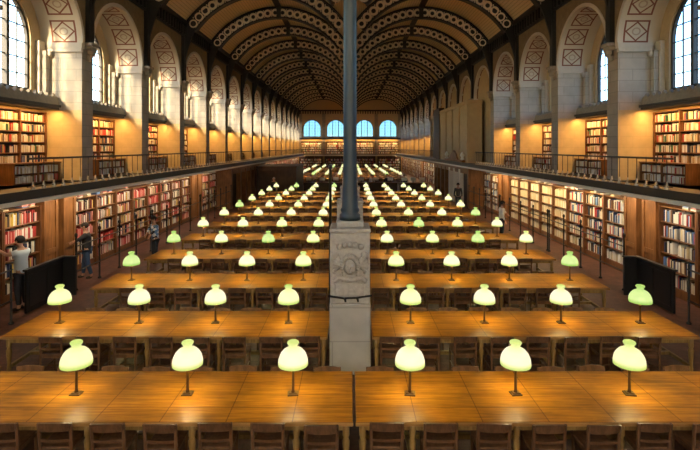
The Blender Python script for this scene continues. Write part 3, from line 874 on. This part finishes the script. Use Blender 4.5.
# ------------------------------------------------------------------ columns on carved pedestals
def column_proto():
    e = empty('iron_column')
    w = .378
    mb = MB(); mb.cbox(-w, w, -w, w, 0, 1.30, .02, 'plinth'); mb.build('pedestal', e)
    mb = MB(); mb.cbox(-w + .01, w - .01, -w + .01, w - .01, 1.30, 2.60, .02, 'carve'); mb.cbox(-w - .0, w, -w, w, 2.60, 2.68, .02, 'carve')
    mb.cbox(-.26, .26, -.26, .26, 2.68, 2.80, .03, 'carve'); blk = mb.build('carved_block', e)
    # relief: head in a wreath, wings, swags
    for sy in (-1,):
        mb = MB(); yy = -w
        mb.ellip((0, yy - .03, 2.00), (.105, .15, .15), 'carve', 14, 10)            # face
        mb.ellip((0, yy - .175, 1.98), (.018, .035, .045), 'carve', 8, 6)            # nose
        for sx in (-1, 1):
            mb.ellip((sx * .04, yy - .16, 2.03), (.025, .02, .012), 'carve', 8, 6)
        mb.ellip((0, yy - .15, 1.925), (.035, .02, .012), 'carve', 8, 6)
        for k in range(15):                                                         # hair curls
            a = -.35 + (PI + .7) * k / 14; mb.ellip((.145 * math.cos(a), yy - .03, 2.03 + .155 * math.sin(a)), (.048, .12, .048), 'carve', 8, 6)
        for sx in (-1, 1):
            for k in range(5): mb.ellip((sx * .13, yy - .015, 1.95 - .05 * k), (.03, .035, .035), 'carve', 8, 6)
            for k in range(6):                                                      # leaves/wings to each side
                a = .2 + .42 * k; mb.tube([(sx * .17, yy + .0, 2.02), (sx * (.19 + .13 * math.cos(a - .9)), yy - .02, 2.02 + .17 * math.sin(a - .9))], .02, 'carve', 6, True, [.05, .022])
            mb.ellip((sx * .27, yy, 2.20), (.07, .03, .07), 'carve', 10, 6); mb.ellip((sx * .28, yy, 1.90), (.05, .03, .05), 'carve', 10, 6)
        mb.tube([(-.3, yy, 1.72), (-.2, yy - .02, 1.80), (0, yy - .04, 1.76), (.2, yy - .02, 1.80), (.3, yy, 1.72)], .045, 'carve', 8)
        mb.cbox(-.28, .28, yy - .03, yy + .01, 1.46, 1.70, .015, 'carve')
        for k in range(5): mb.ellip((-.2 + .1 * k, yy - .02, 2.36 + .04 * math.cos((k - 2) * .8)), (.05, .025, .06), 'carve', 8, 6)
        mb.build('head_relief', blk)
    mb = MB()                                                                       # sagging strap with hooks
    mb.tube([(-w - .02, -w - .015, 1.46), (-.1, -w - .03, 1.42), (.12, -w - .03, 1.43), (w + .02, -w - .015, 1.47)], .018, 'grime', 6)
    for x in (-.10, .13): mb.tube([(x, -w - .03, 1.43), (x + .02, -w - .03, 1.36)], .02, 'grime', 6)
    mb.build('strap', e)
    mb = MB()
    mb.lathe([(.20, 2.80), (.20, 2.90), (.16, 2.93), (.185, 2.99), (.155, 3.04), (.145, 3.4), (.135, 3.5), (.128, 4.0), (.125, ZSP - 1.2), (.15, ZSP - 1.15), (.13, ZSP - 1.05), (.22, ZSP - .62)], 0, 0, 'column', 20)
    mb.build('shaft', e)
    return e
c0 = None; k = 0
y = 9.28
COLS = []
while y < YEND - 3:
    k += 1
    if c0 is None: c0 = o = column_proto()
    else: o = copy_tree(c0)
    o.location = (0, y, 0); COLS.append(y)
    tag(o, 'slender blue-grey iron column on a carved stone pedestal, %s from the front' % ordw(k), 'column', 'columns down the middle of the hall')
    y += BAY
# slim dark post beside the pedestal
e = empty('iron_post', (-.435, 10.75, 0)); tag(e, 'thin dark iron post standing just left of the nearest pedestal', 'post')
mb = MB(); mb.lathe([(.11, 0), (.11, .03), (.04, .06), (.032, .1)], 0, 0, 'iron', 12); mb.build('foot', e)
mb = MB(); mb.lathe([(.032, .1), (.03, 3.7), (.045, 3.72), (.045, 3.78), (.02, 3.8)], 0, 0, 'iron', 10); mb.build('shaft', e)

# ------------------------------------------------------------------ tables, lamps, chairs
TD = 0.69; TZ = 0.75
ROWS = [6.75, 9.5] + [12.55 + 3.1 * k for k in range(9)]
ROWS2 = [54.8 + 3.1 * k for k in range(5)]
ROWS3 = [74.6 + 3.1 * k for k in range(3)]
def table_proto(x0, x1, legs, full=True):
    e = empty('reading_table'); L = x1 - x0
    mb = MB(); mb.cbox(x0, x1, -TD, TD, TZ - .045, TZ, .008, 'table'); top = mb.build('tabletop', e)
    mb = MB()
    for yy in (-TD - .012, TD - .002): mb.cbox(x0 - .006, x1 + .006, yy, yy + .014, TZ - .052, TZ - .004, .005, 'table_edge')
    mb.build('edging', top)
    mb = MB()
    for yy in (-TD + .08, TD - .105): mb.box(x0 + .08, x1 - .08, yy, yy + .025, TZ - .15, TZ - .045, 'table_leg')
    for xx in (x0 + .06, x1 - .085): mb.box(xx, xx + .025, -TD + .08, TD - .08, TZ - .15, TZ - .045, 'table_leg')
    mb.build('apron', e)
    pr = [(.045, 0), (.045, .04), (.03, .06), (.036, .12), (.03, .2), (.045, .40), (.05, .46), (.03, .5), (.045, .53), (.045, TZ - .045)]
    for lx in legs:
        for yy in (-TD + .1, TD - .1):
            mb = MB(); mb.lathe(pr, lx, yy, 'table_leg', 10); mb.build('leg', e)
    mb = MB(); mb.box(x0 + .1, x1 - .1, -.03, .03, .14, .20, 'table_leg')
    for lx in legs: mb.box(lx - .025, lx + .025, -TD + .1, TD - .1, .13, .19, 'table_leg')
    mb.build('footrail', e)
    return e
TP = {}
TP['n'] = (table_proto(.075, 6.34, (.16, .79, 2.11, 3.43, 4.75, 6.25)), )
TP['r'] = (table_proto(.41, 6.34, (.49, 1.08, 2.40, 3.72, 5.04, 6.25)), )
tab_used = set()
def place(proto, key, used):
    if key in used: return copy_tree(proto)
    used.add(key); return proto
def desc_row(g, i): return '%s row from the front' % ordw(i + 1)
# lamp
def lamp_proto(sh, parts=True):
    e = empty('desk_lamp')
    base = MB(); base.cbox(-.075, .075, -.065, .065, 0, .018, .006, 'brass'); base.cbox(-.055, .055, -.048, .048, .018, .032, .006, 'brass')
    stem = MB(); stem.lathe([(.03, .03), (.022, .05), (.019, .07), (.017, .30), (.024, .32), (.034, .34), (.02, .36), (.018, .46)], 0, 0, 'brass', 10)
    prof = [(.205, .410), (.208, .424), (.207, .450), (.201, .50), (.188, .545), (.166, .59), (.133, .63), (.096, .655), (.071, .668), (.060, .684), (.062, .702), (.076, .722), (.083, .738), (.078, .754), (.060, .766), (.03, .761), (.004, .759)]
    shd = MB(); shd.lathe([(r, .41 + (z - .41) * .93) for r, z in prof], 0, 0, sh, 24, caps=False)
    blb = MB(); blb.ellip((0, 0, .50), (.03, .03, .045), 'bulb', 8, 6)
    if parts:
        base.build('base', e); stem.build('stem', e); shd.build('lamp_shade', e); blb.build('bulb', e)
        return e
    COL.objects.unlink(e); bpy.data.objects.remove(e)
    al = MB()
    for q in (base, stem, shd):
        bi = len(al.v); al.v += q.v
        for f, k, sm in zip(q.f, q.fm, q.fs): al.f.append(tuple(bi + j for j in f)); al.fm.append(al.mi(q.mats[k])); al.fs.append(sm)
    return al.build('desk_lamp')
LAMPS = {}
lused = set()
for k in range(3): LAMPS[(k, True)] = lamp_proto('shade%d' % k, True); LAMPS[(k, False)] = lamp_proto('shade%d' % k, False)
LAMP_W = 14.0
bulb_light = bpy.data.lights.new('bulb_light', 'POINT'); bulb_light.energy = LAMP_W; bulb_light.color = (1, .74, .36); bulb_light.shadow_soft_size = .045
def put_lamp(x, y, tint, near, label):
    key = (tint, near); o = place(LAMPS[key], key, lused)
    o.location = (x, y, TZ); o.rotation_euler = (0, 0, R.uniform(-.15, .15)); tag(o, label, 'lamp', 'lit desk lamps')
    l = bpy.data.objects.new('bulb_light', bulb_light); COL.objects.link(l); l.location = (x, y, TZ + .47)
# chair (faces +Y, back at -Y)
def chair_proto(parts=True):
    e = empty('reading_chair')
    pieces = []
    sb = MB(); sb.cbox(-.21, .21, -.20, .21, .435, .465, .012, 'chair'); pieces.append(('seat', sb))
    ap = MB()
    for a in ((-.19, .19, -.185, -.165), (-.19, .19, .165, .185)): ap.box(*a, .38, .435, 'chair')
    for x in (-.19, .17): ap.box(x, x + .02, -.18, .18, .38, .435, 'chair')
    pieces.append(('seat_frame', ap))
    N = 8
    for z0, z1, bk, bn in ((.675, .775, MB(), 'top_rail'), (.54, .575, MB(), 'cross_rail')):
        pieces.append((bn, bk))
        for k in range(N):
            u0, u1 = -1 + 2 * k / N, -1 + 2 * (k + 1) / N
            f = lambda u, z: (u * .185, -.205 - (z - .45) * .09 - .022 * (1 - u * u), z + (.012 * (1 - u * u) if z > .7 else 0))
            mbv = [f(u0, z0), f(u1, z0), f(u1, z1), f(u0, z1)]
            vs = mbv + [(p[0], p[1] + .024, p[2]) for p in mbv]
            bk.add(vs, ((0, 1, 2, 3), (7, 6, 5, 4), (3, 2, 6, 7), (0, 4, 5, 1)), 'chair')
    for sx in (-1, 1):
        lg = MB(); lg.tube([(sx * .19, -.225, 0), (sx * .19, -.195, .44), (sx * .192, -.21, .62), (sx * .195, -.226, .778)], .02, 'chair', 6, False, [.02, .024, .022, .02]); pieces.append(('leg', lg))
        lg = MB(); lg.tube([(sx * .185, .185, 0), (sx * .185, .18, .435)], .02, 'chair', 6, False, [.016, .024]); pieces.append(('leg', lg))
    st = MB()
    for sx in (-1, 1): st.tube([(sx * .187, -.20, .18), (sx * .185, .18, .18)], .011, 'chair', 6)
    st.tube([(-.187, -.02, .18), (.187, -.02, .18)], .011, 'chair', 6); pieces.append(('stretcher', st))
    if parts:
        for n, q in pieces: q.build(n, e)
        return e
    COL.objects.unlink(e); bpy.data.objects.remove(e)
    al = MB()
    for n, q in pieces:
        bi = len(al.v); al.v += q.v
        for f, k, sm in zip(q.f, q.fm, q.fs): al.f.append(tuple(bi + j for j in f)); al.fm.append(al.mi(q.mats[k])); al.fs.append(sm)
    return al
CH_N = chair_proto(True); ch_mb = chair_proto(False); ch_me = ch_mb.mesh('reading_chair')
cused = set(); nch = [0]; far_ch = MB()
FUR = []
def put_chair(x, y, rz, label, near):
    nch[0] += 1
    if nch[0] <= 300:
        if near: o = place(CH_N, 'c', cused)
        else: o = bpy.data.objects.new('reading_chair', ch_me); COL.objects.link(o)
        o.location = (x, y, 0); o.rotation_euler = (0, 0, rz); tag(o, label, 'chair', 'chairs at the reading tables')
    else:
        T = Matrix.Translation((x, y, 0)) @ Matrix.Rotation(rz, 4, 'Z'); bi = len(far_ch.v)
        far_ch.v += [tuple(T @ Vector(p)) for p in ch_mb.v]
        for f, k, sm in zip(ch_mb.f, ch_mb.fm, ch_mb.fs): far_ch.f.append(tuple(bi + j for j in f)); far_ch.fm.append(far_ch.mi(ch_mb.mats[k])); far_ch.fs.append(sm)
LX0 = (.79, 2.255, 3.80, 5.4); LXN = (1.2, 2.64, 4.13, 5.66)
LRX0 = (.832, 2.30, 3.88, 5.4)
GREEN = {(1, 1, 3), (2, -1, 3), (3, -1, 1), (4, 1, 1), (3, 1, 2), (3, -1, 3)}
nrow = 0
for gi, rows in enumerate((ROWS, ROWS2, ROWS3)):
    for ri, ry in enumerate(rows):
        row = nrow; nrow += 1
        for s in (-1, 1):
            key = 'n' if row == 0 else 'r'; pr = TP[key][0]
            k2 = key; o = place(pr, k2, tab_used)
            o.location = ((0 if row else (.0 if s > 0 else .11)), ry, 0); o.rotation_euler = (0, 0, 0 if s > 0 else PI)
            tag(o, 'long golden-brown wooden reading table on the %s, %s' % (SIDE[s], desc_row(gi, row)), 'table', 'reading tables')
            xs = (LX0 if s < 0 else LRX0) if row == 0 else LXN
            for li, lx in enumerate(xs):
                h = R.random(); tint = 0 if h < .55 else (1 if h < .9 else 2)
                if row == 0: tint = 0 if li < 2 else 1
                if (row, s, li) in GREEN: tint = 2
                pos = 'innermost' if li == 0 else ('outermost' if li == 3 else '%s from middle' % ordw(li + 1))
                put_lamp(s * lx + R.uniform(-.02, .02) * (row > 0), ry, tint, row < 7,
                         'green glass desk lamp, %s on the %s table, row %s from front' % (pos, SIDE[s], ordw(row + 1)))
            n = 9 if row == 0 else 8; x0 = .46 if row == 0 else .75
            for fb in (-1, 1):
                for c in range(n):
                    put_chair(s * (x0 + .66 * c) + (.11 if row == 0 and s < 0 else 0), ry + fb * (TD - .15 + R.uniform(-.015, .05)), (0 if fb < 0 else PI) + R.uniform(-.04, .04),
                              'dark wooden chair, %s side of %s table in %s row, %s from the middle' % ('near' if fb < 0 else 'far', SIDE[s], ordw(row + 1), ordw(c + 1)), row < 5)
o = far_ch.build('reading_chairs'); tag(o, 'all the more distant dark wooden chairs along the rear tables', 'chairs', None, 'stuff')

# ------------------------------------------------------------------ floor furniture at the sides
def barrier(s):
    """black three-sided screen in front of the doorway"""
    e = empty('black_screen', (s * 7.76, 12.2, 0)); tag(e, 'low black panelled screen in front of the %s bookcases' % SIDE[s], 'screen', 'black screens')
    def bx(mb, x0, x1, *r): q = sorted((s * x0, s * x1)); mb.cbox(q[0], q[1], *r)
    mb = MB(); bx(mb, .36, .42, 0, 1.6, 0, 1.06, .01, 'black')
    mb.build('long_panel', e)
    mb = MB(); bx(mb, 0, .36, 1.54, 1.60, 0, 1.06, .01, 'black'); mb.build('end_panel', e)
    mb = MB(); bx(mb, .33, .45, -.03, 1.63, 1.06, 1.11, .012, 'black'); bx(mb, -.02, .33, 1.51, 1.63, 1.06, 1.11, .012, 'black'); mb.build('top_rail', e)
    for y0 in (.08, .80):
        mb = MB(); bx(mb, .34, .36, y0, y0 + .64, .15, .96, .008, 'black'); mb.build('panel', e)
for s in (-1, 1): barrier(s)
for s in (-1, 1):
    for k, (a, b) in enumerate(((14.2, 19.6), (19.7, 26.0), (26.1, 32.8))):
        e = empty('aisle_railing', (s * 8.02, a, 0)); tag(e, 'dark iron railing in front of the %s bookcases, %s length' % (SIDE[s], ['nearest', 'middle', 'farthest'][k]), 'railing', 'aisle railings')
        n = int((b - a) / 1.3); L = b - a
        for q in range(n + 1):
            mb = MB(); yy = .03 + q * (L - .06) / n; mb.lathe([(.06, 0), (.06, .03), (.028, .06), (.026, 1.55), (.045, 1.58), (.045, 1.64), (.01, 1.68)], 0, yy, 'iron', 8); mb.build('post', e)
        for z in (.55, 1.28):
            mb = MB(); mb.tube([(0, .03, z), (0, L - .03, z)], .018, 'iron', 6); mb.build('rail', e)
e = empty('aisle_railing', (-8.02, 9.6, 0)); tag(e, 'short dark iron railing beside the man in the pale shirt', 'railing', 'aisle railings')
for q in range(3):
    mb = MB(); mb.lathe([(.06, 0), (.06, .03), (.026, .06), (.026, 1.38), (.01, 1.42)], 0, q * .95, 'iron', 8); mb.build('post', e)
for z in (.55, 1.28): mb = MB(); mb.tube([(0, 0, z), (0, 1.95, z)], .02, 'iron', 6); mb.build('rail', e)
e = empty('aisle_railing', (8.02, 9.6, 0)); tag(e, 'short dark iron railing at the right edge before the black screen', 'railing', 'aisle railings')
for q in range(3):
    mb = MB(); mb.lathe([(.06, 0), (.06, .03), (.026, .06), (.026, 1.38), (.01, 1.42)], 0, q * .95, 'iron', 8); mb.build('post', e)
for z in (.55, 1.28): mb = MB(); mb.tube([(0, 0, z), (0, 1.95, z)], .02, 'iron', 6); mb.build('rail', e)

# entrance lobby (left) and staff counters in the middle of the hall
e = empty('wooden_lobby', (-6.1, 40.3, 0)); tag(e, 'tall dark wooden lobby screen behind the last left-hand table', 'lobby screen')
mb = MB(); mb.box(-1.65, 1.65, 0, .1, 0, 2.55, 'darkwood'); mb.build('front_panel', e)
for x in (-1.65, 1.55): mb = MB(); mb.box(x, x + .1, .1, 6, 0, 2.55, 'darkwood'); mb.build('side_panel', e)
mb = MB(); mb.cbox(-1.7, 1.7, -.05, 6.05, 2.55, 2.64, .02, 'darkwood'); mb.build('top', e)
for x0, x1 in ((-1.5, -.1), (.1, 1.5)): mb = MB(); mb.cbox(x0, x1, -.03, 0, .3, 2.3, .02, 'darkwood'); mb.build('raised_panel', e)
for k, (x, y, w) in enumerate(((-2.4, 43.5, 1.7), (2.4, 43.5, 1.8), (5.6, 43.0, 1.2))):
    e = empty('staff_counter', (x, y, 0)); tag(e, ['dark counter left of the column line beyond the front tables', 'dark counter right of the column line beyond the front tables', 'dark counter near the right-hand entrance beyond the front tables'][k], 'counter', 'staff counters')
    mb = MB(); mb.box(-w, w, -.35, .35, 0, 1.05, 'darkwood'); mb.build('body', e)
    mb = MB(); mb.cbox(-w - .05, w + .05, -.42, .42, 1.05, 1.10, .015, 'panel'); mb.build('worktop', e)
    for q in range(3): mb = MB(); mb.cbox(-w + .08 + q * (2 * w / 3), -w - .08 + (q + 1) * (2 * w / 3), -.37, -.35, .15, .92, .01, 'darkwood'); mb.build('front_panel', e)
    for q in range(3):
        px = -w + .4 + q * (2 * w - .6) / 2.3
        e3 = empty('computer_monitor', (x + px, y, 1.10)); tag(e3, 'computer monitor on the %s, %s from its left end' % (['counter left of the columns', 'counter right of the columns', 'counter by the right entrance'][k], ordw(q + 1)), 'monitor', 'monitors on the counters')
        mb = MB(); mb.cbox(-.1, .1, -.09, .09, 0, .02, .005, 'black'); mb.build('foot', e3)
        mb = MB(); mb.box(-.02, .02, -.02, .02, .02, .2, 'black'); mb.build('neck', e3)
        mb = MB(); mb.cbox(-.24, .24, -.02, .02, .14, .44, .008, 'paper'); mb.build('housing', e3)

# ------------------------------------------------------------------ people
SKIN = simple('skin', (0.50, 0.28, 0.19), 0.5); M['skin'] = SKIN
for nme, c in (('shirt_pale', (0.58, 0.68, 0.76)), ('shirt_dark', (0.035, 0.035, 0.04)), ('shirt_white', (0.72, 0.72, 0.72)), ('jeans_dark', (0.025, 0.03, 0.045)),
               ('jeans_blue', (0.045, 0.085, 0.17)), ('hair_dark', (0.02, 0.014, 0.01)), ('hair_grey', (0.42, 0.40, 0.38)), ('shoe', (0.03, 0.025, 0.02)), ('eye', (0.03, 0.02, 0.015)), ('shirt_navy', (0.03, 0.05, 0.10))):
    M[nme] = simple('cloth_' + nme, c, 0.8)
def cloth_pattern():
    m, nt, p = nmat('patterned_cloth'); tc = nt.nodes.new('ShaderNodeTexCoord')
    v = nt.nodes.new('ShaderNodeTexVoronoi'); v.inputs['Scale'].default_value = 9; nt.links.new(tc.outputs['Object'], v.inputs['Vector'])
    cr = nt.nodes.new('ShaderNodeValToRGB'); cr.color_ramp.interpolation = 'CONSTANT'
    cr.color_ramp.elements[0].color = (.75, .78, .82, 1); cr.color_ramp.elements[1].position = .4; cr.color_ramp.elements[1].color = (.03, .04, .06, 1)
    k = cr.color_ramp.elements.new(.62); k.color = (.16, .30, .55, 1)
    nt.links.new(v.outputs['Color'], cr.inputs['Fac']); nt.links.new(cr.outputs['Color'], p.inputs['Base Color']); return m
M['patterned'] = cloth_pattern()
def skin_mesh(name, chains, mat, levels=1):
    """chains: list of lists of (point, radius); shared points join into one skinned graph"""
    vs = []; rad = []; es = []; idx = {}
    def vid(p, r):
        k = tuple(round(c, 4) for c in p)
        if k not in idx: idx[k] = len(vs); vs.append(p); rad.append(r)
        return idx[k]
    for ch in chains:
        ids = [vid(p, r) for p, r in ch]
        es += [(a, b) for a, b in zip(ids, ids[1:])]
    me = bpy.data.meshes.new(name); me.from_pydata(vs, es, [])
    o = bpy.data.objects.new(name, me); COL.objects.link(o)
    sm = o.modifiers.new('s', 'SKIN'); sm.use_smooth_shade = True
    for i, r in enumerate(rad):
        d = me.skin_vertices[0].data[i]; rr = r if isinstance(r, tuple) else (r, r); d.radius = rr; d.use_root = (i == 0)
    ss = o.modifiers.new('u', 'SUBSURF'); ss.levels = levels; ss.render_levels = levels
    dg = bpy.context.evaluated_depsgraph_get(); ev = o.evaluated_get(dg)
    m2 = bpy.data.meshes.new_from_object(ev); m2.name = name
    bpy.data.objects.remove(o); bpy.data.meshes.remove(me)
    m2.materials.clear(); m2.materials.append(M[mat])
    for p in m2.polygons: p.use_smooth = True; p.material_index = 0
    return m2
def person(loc, rz, label, top, trousers, hair, arms, scale=1.0, lean=0.0, stride=0.0, group=None, long_hair=False):
    e = empty('person', loc, rz); e.scale = (scale,) * 3; tag(e, label, 'person', group)
    def L(p):                                                    # lean forward about the hips
        x, y, z = p
        if z > .95: y += (z - .95) * lean
        return (x, y, z)
    legs = {}
    for sx in (-1, 1):
        st = stride * sx
        legs[sx] = [((sx * .02, 0, .96), .12), ((sx * .095, .0, .88), .095), ((sx * .10, .03 + st * .12, .49), .062), ((sx * .10, -.02 + st * .22, .10), .042)]
    foot = {sx: [legs[sx][-1], ((sx * .10, .02 + stride * sx * .22, .045), .04), ((sx * .115, .15 + stride * sx * .22, .035), .032)] for sx in (-1, 1)}
    spine = [((0, 0, .96), .13), (L((0, 0, 1.12)), .125), (L((0, 0, 1.30)), .145), (L((0, 0, 1.42)), .11), (L((0, .005, 1.50)), .058), (L((0, .02, 1.56)), .055)]
    armc = {}
    for sx in (-1, 1):
        el, wr = arms[sx]
        armc[sx] = [(L((0, 0, 1.42)), .11), (L((sx * .175, 0, 1.40)), .068), (el, .045), (wr, .030)]
    body = [spine[3:] + [(L((0, .035, 1.60)), .080), (L((0, .03, 1.67)), .098), (L((0, .02, 1.74)), .075)]]
    thin = [(spine[0][0], .085), (spine[1][0], .095), (spine[2][0], .125), spine[3]]
    body += [thin]
    for sx in (-1, 1):
        body.append(armc[sx])
        body.append([((0, 0, .96), .085), (legs[sx][1][0], .07)] + legs[sx][2:]); body.append(foot[sx])
        el, wr = Vector(arms[sx][0]), Vector(arms[sx][1]); d = (wr - el).normalized(); up = Vector((0, 0, 1)) if abs(d.z) < .9 else Vector((0, 1, 0))
        a = d.cross(up).normalized(); b = a.cross(d)
        palm = wr + d * .075; body.append([(tuple(wr), .03), (tuple(palm), (.040, .022))])
        for k, ln in enumerate((.060, .075, .080, .068)):
            r0 = palm + b * (.030 - .02 * k); body.append([(tuple(palm), (.040, .022)), (tuple(r0 + d * .025), .009), (tuple(r0 + d * (.025 + ln * .55) + a * .008 * sx), .0085), (tuple(r0 + d * (.02 + ln) + a * .025 * sx), .007)])
        th = wr + d * .035 + b * .035; body.append([(tuple(wr), .03), (tuple(th), .011), (tuple(th + d * .035 + b * .018), .009)])
    me = skin_mesh('body', body, 'skin'); o = bpy.data.objects.new('body', me); COL.objects.link(o); adopt(e, o)
    # face on the head
    hx, hy, hz = L((0, .03, 1.66))
    mb = MB(); mb.ellip((hx, hy + .105, hz - .012), (.013, .022, .024), 'skin', 8, 6); mb.build('nose', e)
    for sx in (-1, 1):
        mb = MB(); mb.ellip((hx + sx * .034, hy + .090, hz + .012), (.013, .010, .009), 'eye', 8, 6); mb.build('eye', e)
        mb = MB(); mb.ellip((hx + sx * .098, hy - .005, hz - .005), (.012, .025, .035), 'skin', 8, 6); mb.build('ear', e)
    mb = MB(); mb.ellip((hx, hy + .090, hz - .055), (.025, .010, .007), 'eye', 8, 6); mb.build('mouth', e)
    mb = MB(); mb.ellip((hx, hy - .022, hz + .035), (.104, .112, .098), hair, 14, 10)
    if long_hair: mb.ellip((hx, hy - .06, hz - .08), (.095, .075, .16), hair, 12, 8)
    mb.build('hair', e)
    # clothes
    g = .016
    tp = [[((0, 0, .885), .135)] + [(p, r + g) for i, (p, r) in enumerate(spine[:4])]]
    for sx in (-1, 1):
        c = armc[sx]; full = top != 'shirt_pale'
        mid = tuple(Vector(c[1][0]).lerp(Vector(c[2][0]), .75)); ch = [(c[0][0], c[0][1] + g), (c[1][0], c[1][1] + g), (mid, .058)]
        if full: ch = ch[:2] + [(c[2][0], .056), (tuple(Vector(c[2][0]).lerp(Vector(c[3][0]), .9)), .042)]
        tp.append(ch)
    me = skin_mesh('shirt', tp, top); o = bpy.data.objects.new('shirt', me); COL.objects.link(o); adopt(e, o)
    tr = []
    for sx in (-1, 1):
        l = legs[sx]; tr.append([((0, 0, .98), .145), (l[1][0], .108), (l[2][0], .078), (tuple(Vector(l[2][0]).lerp(Vector(l[3][0]), .93)), .060)])
    me = skin_mesh('trousers', tr, trousers); o = bpy.data.objects.new('trousers', me); COL.objects.link(o); adopt(e, o)
    for sx in (-1, 1):
        f = foot[sx]; me = skin_mesh('shoe', [[((f[0][0][0], f[0][0][1] - .02, .07), .046), (f[1][0], .047), (f[2][0], .040)]], 'shoe'); o = bpy.data.objects.new('shoe', me); COL.objects.link(o); adopt(e, o)
    return e
DOWN = {sx: ((sx * .24, -.02, 1.12), (sx * .25, .08, .87)) for sx in (-1, 1)}
def reach(sx, z, y): return ((sx * .24, y * .5, 1.30), (sx * .17, y, z))
person((-8.44, 12.5, 0), PI / 2 - .12, 'person in a pale short-sleeved shirt and dark jeans reaching to the left shelves', 'shirt_pale', 'jeans_dark', 'hair_dark',
       {-1: ((-.24, .16, 1.36), (-.17, .42, 1.43)), 1: ((.25, .10, 1.20), (.18, .33, 1.28))}, 1.07, .05)
person((-8.42, 15.55, 0), PI / 2 + .35, 'person in a dark jacket and blue jeans standing before the left bookcases', 'shirt_dark', 'jeans_blue', 'hair_dark',
       {-1: reach(-1, 1.22, .32), 1: DOWN[1]}, 1.0, .06, .6)
person((-7.05, 17.6, 0), PI * .75, 'person in a patterned white and blue top beside the left tables', 'patterned', 'jeans_dark', 'hair_dark', {-1: reach(-1, 1.1, .25), 1: reach(1, 1.12, .25)}, .96, .08)
person((-6.15, 39.3, 0), PI, 'grey-haired person standing before the dark wooden lobby screen', 'shirt_dark', 'jeans_dark', 'hair_grey', DOWN, 1.0)
person((6.95, 22.3, 0), -PI / 2, 'person in a white shirt in the right aisle by the pale periodical shelves', 'shirt_white', 'jeans_dark', 'hair_dark', {-1: reach(-1, 1.15, .3), 1: DOWN[1]}, .98, .05)
person((7.25, 32.6, 0), PI * .9, 'person in dark clothes standing by the right-hand entrance doorway', 'shirt_dark', 'jeans_dark', 'hair_dark', DOWN, 1.02)
person((4.95, 44.3, 0), PI, 'grey-haired person in navy behind the counter by the right entrance', 'shirt_navy', 'jeans_dark', 'hair_grey', DOWN, 1.0)
person((2.0, 44.4, 0), PI, 'person in a white top behind the counter right of the columns', 'shirt_white', 'jeans_dark', 'hair_dark', DOWN, .98)
person((3.4, 44.6, 0), PI * 1.1, 'person in a dark top behind the counter right of the columns', 'shirt_navy', 'jeans_dark', 'hair_dark', DOWN, 1.0, 0, 0, None, True)

# ------------------------------------------------------------------ daylight, camera, output
SUN_DIR = Vector((.36, .80, -.42)).normalized()                 # where the sunlight travels
sl = bpy.data.lights.new('sun', 'SUN'); sl.energy = 8.0; sl.angle = .12; sl.color = (1, .80, .50)
so = bpy.data.objects.new('sun', sl); COL.objects.link(so); so.rotation_euler = SUN_DIR.to_track_quat('-Z', 'Y').to_euler()
w = bpy.data.worlds.new('sky'); SC.world = w; w.use_nodes = True
nt = w.node_tree; bg = nt.nodes['Background']
sk = nt.nodes.new('ShaderNodeTexSky'); sk.sky_type = 'NISHITA'; sk.sun_disc = False; sk.dust_density = 0.4; sk.ozone_density = 3.0
sk.sun_elevation = math.asin(-SUN_DIR.z); sk.sun_rotation = math.atan2(-SUN_DIR.x, -SUN_DIR.y)
nt.links.new(sk.outputs[0], bg.inputs['Color']); bg.inputs['Strength'].default_value = 0.55
cam = bpy.data.cameras.new('camera'); cam.sensor_width = 36; cam.lens = F / 700 * 36
cam.shift_y = -(225 - 147.8) / 700; cam.clip_end = 400
co = bpy.data.objects.new('camera', cam); COL.objects.link(co); co.location = (0, 0, EYE); co.rotation_euler = (PI / 2, 0, 0)
SC.camera = co
vs = SC.view_settings; vs.view_transform = 'Standard'; vs.look = 'None'; vs.gamma = 1.0; vs.use_curve_mapping = False; vs.exposure = 1.3
cy = SC.cycles; cy.max_bounces = 6; cy.diffuse_bounces = 3; cy.glossy_bounces = 2; cy.transparent_max_bounces = 8; cy.sample_clamp_indirect = 6
cy.caustics_reflective = False; cy.caustics_refractive = False
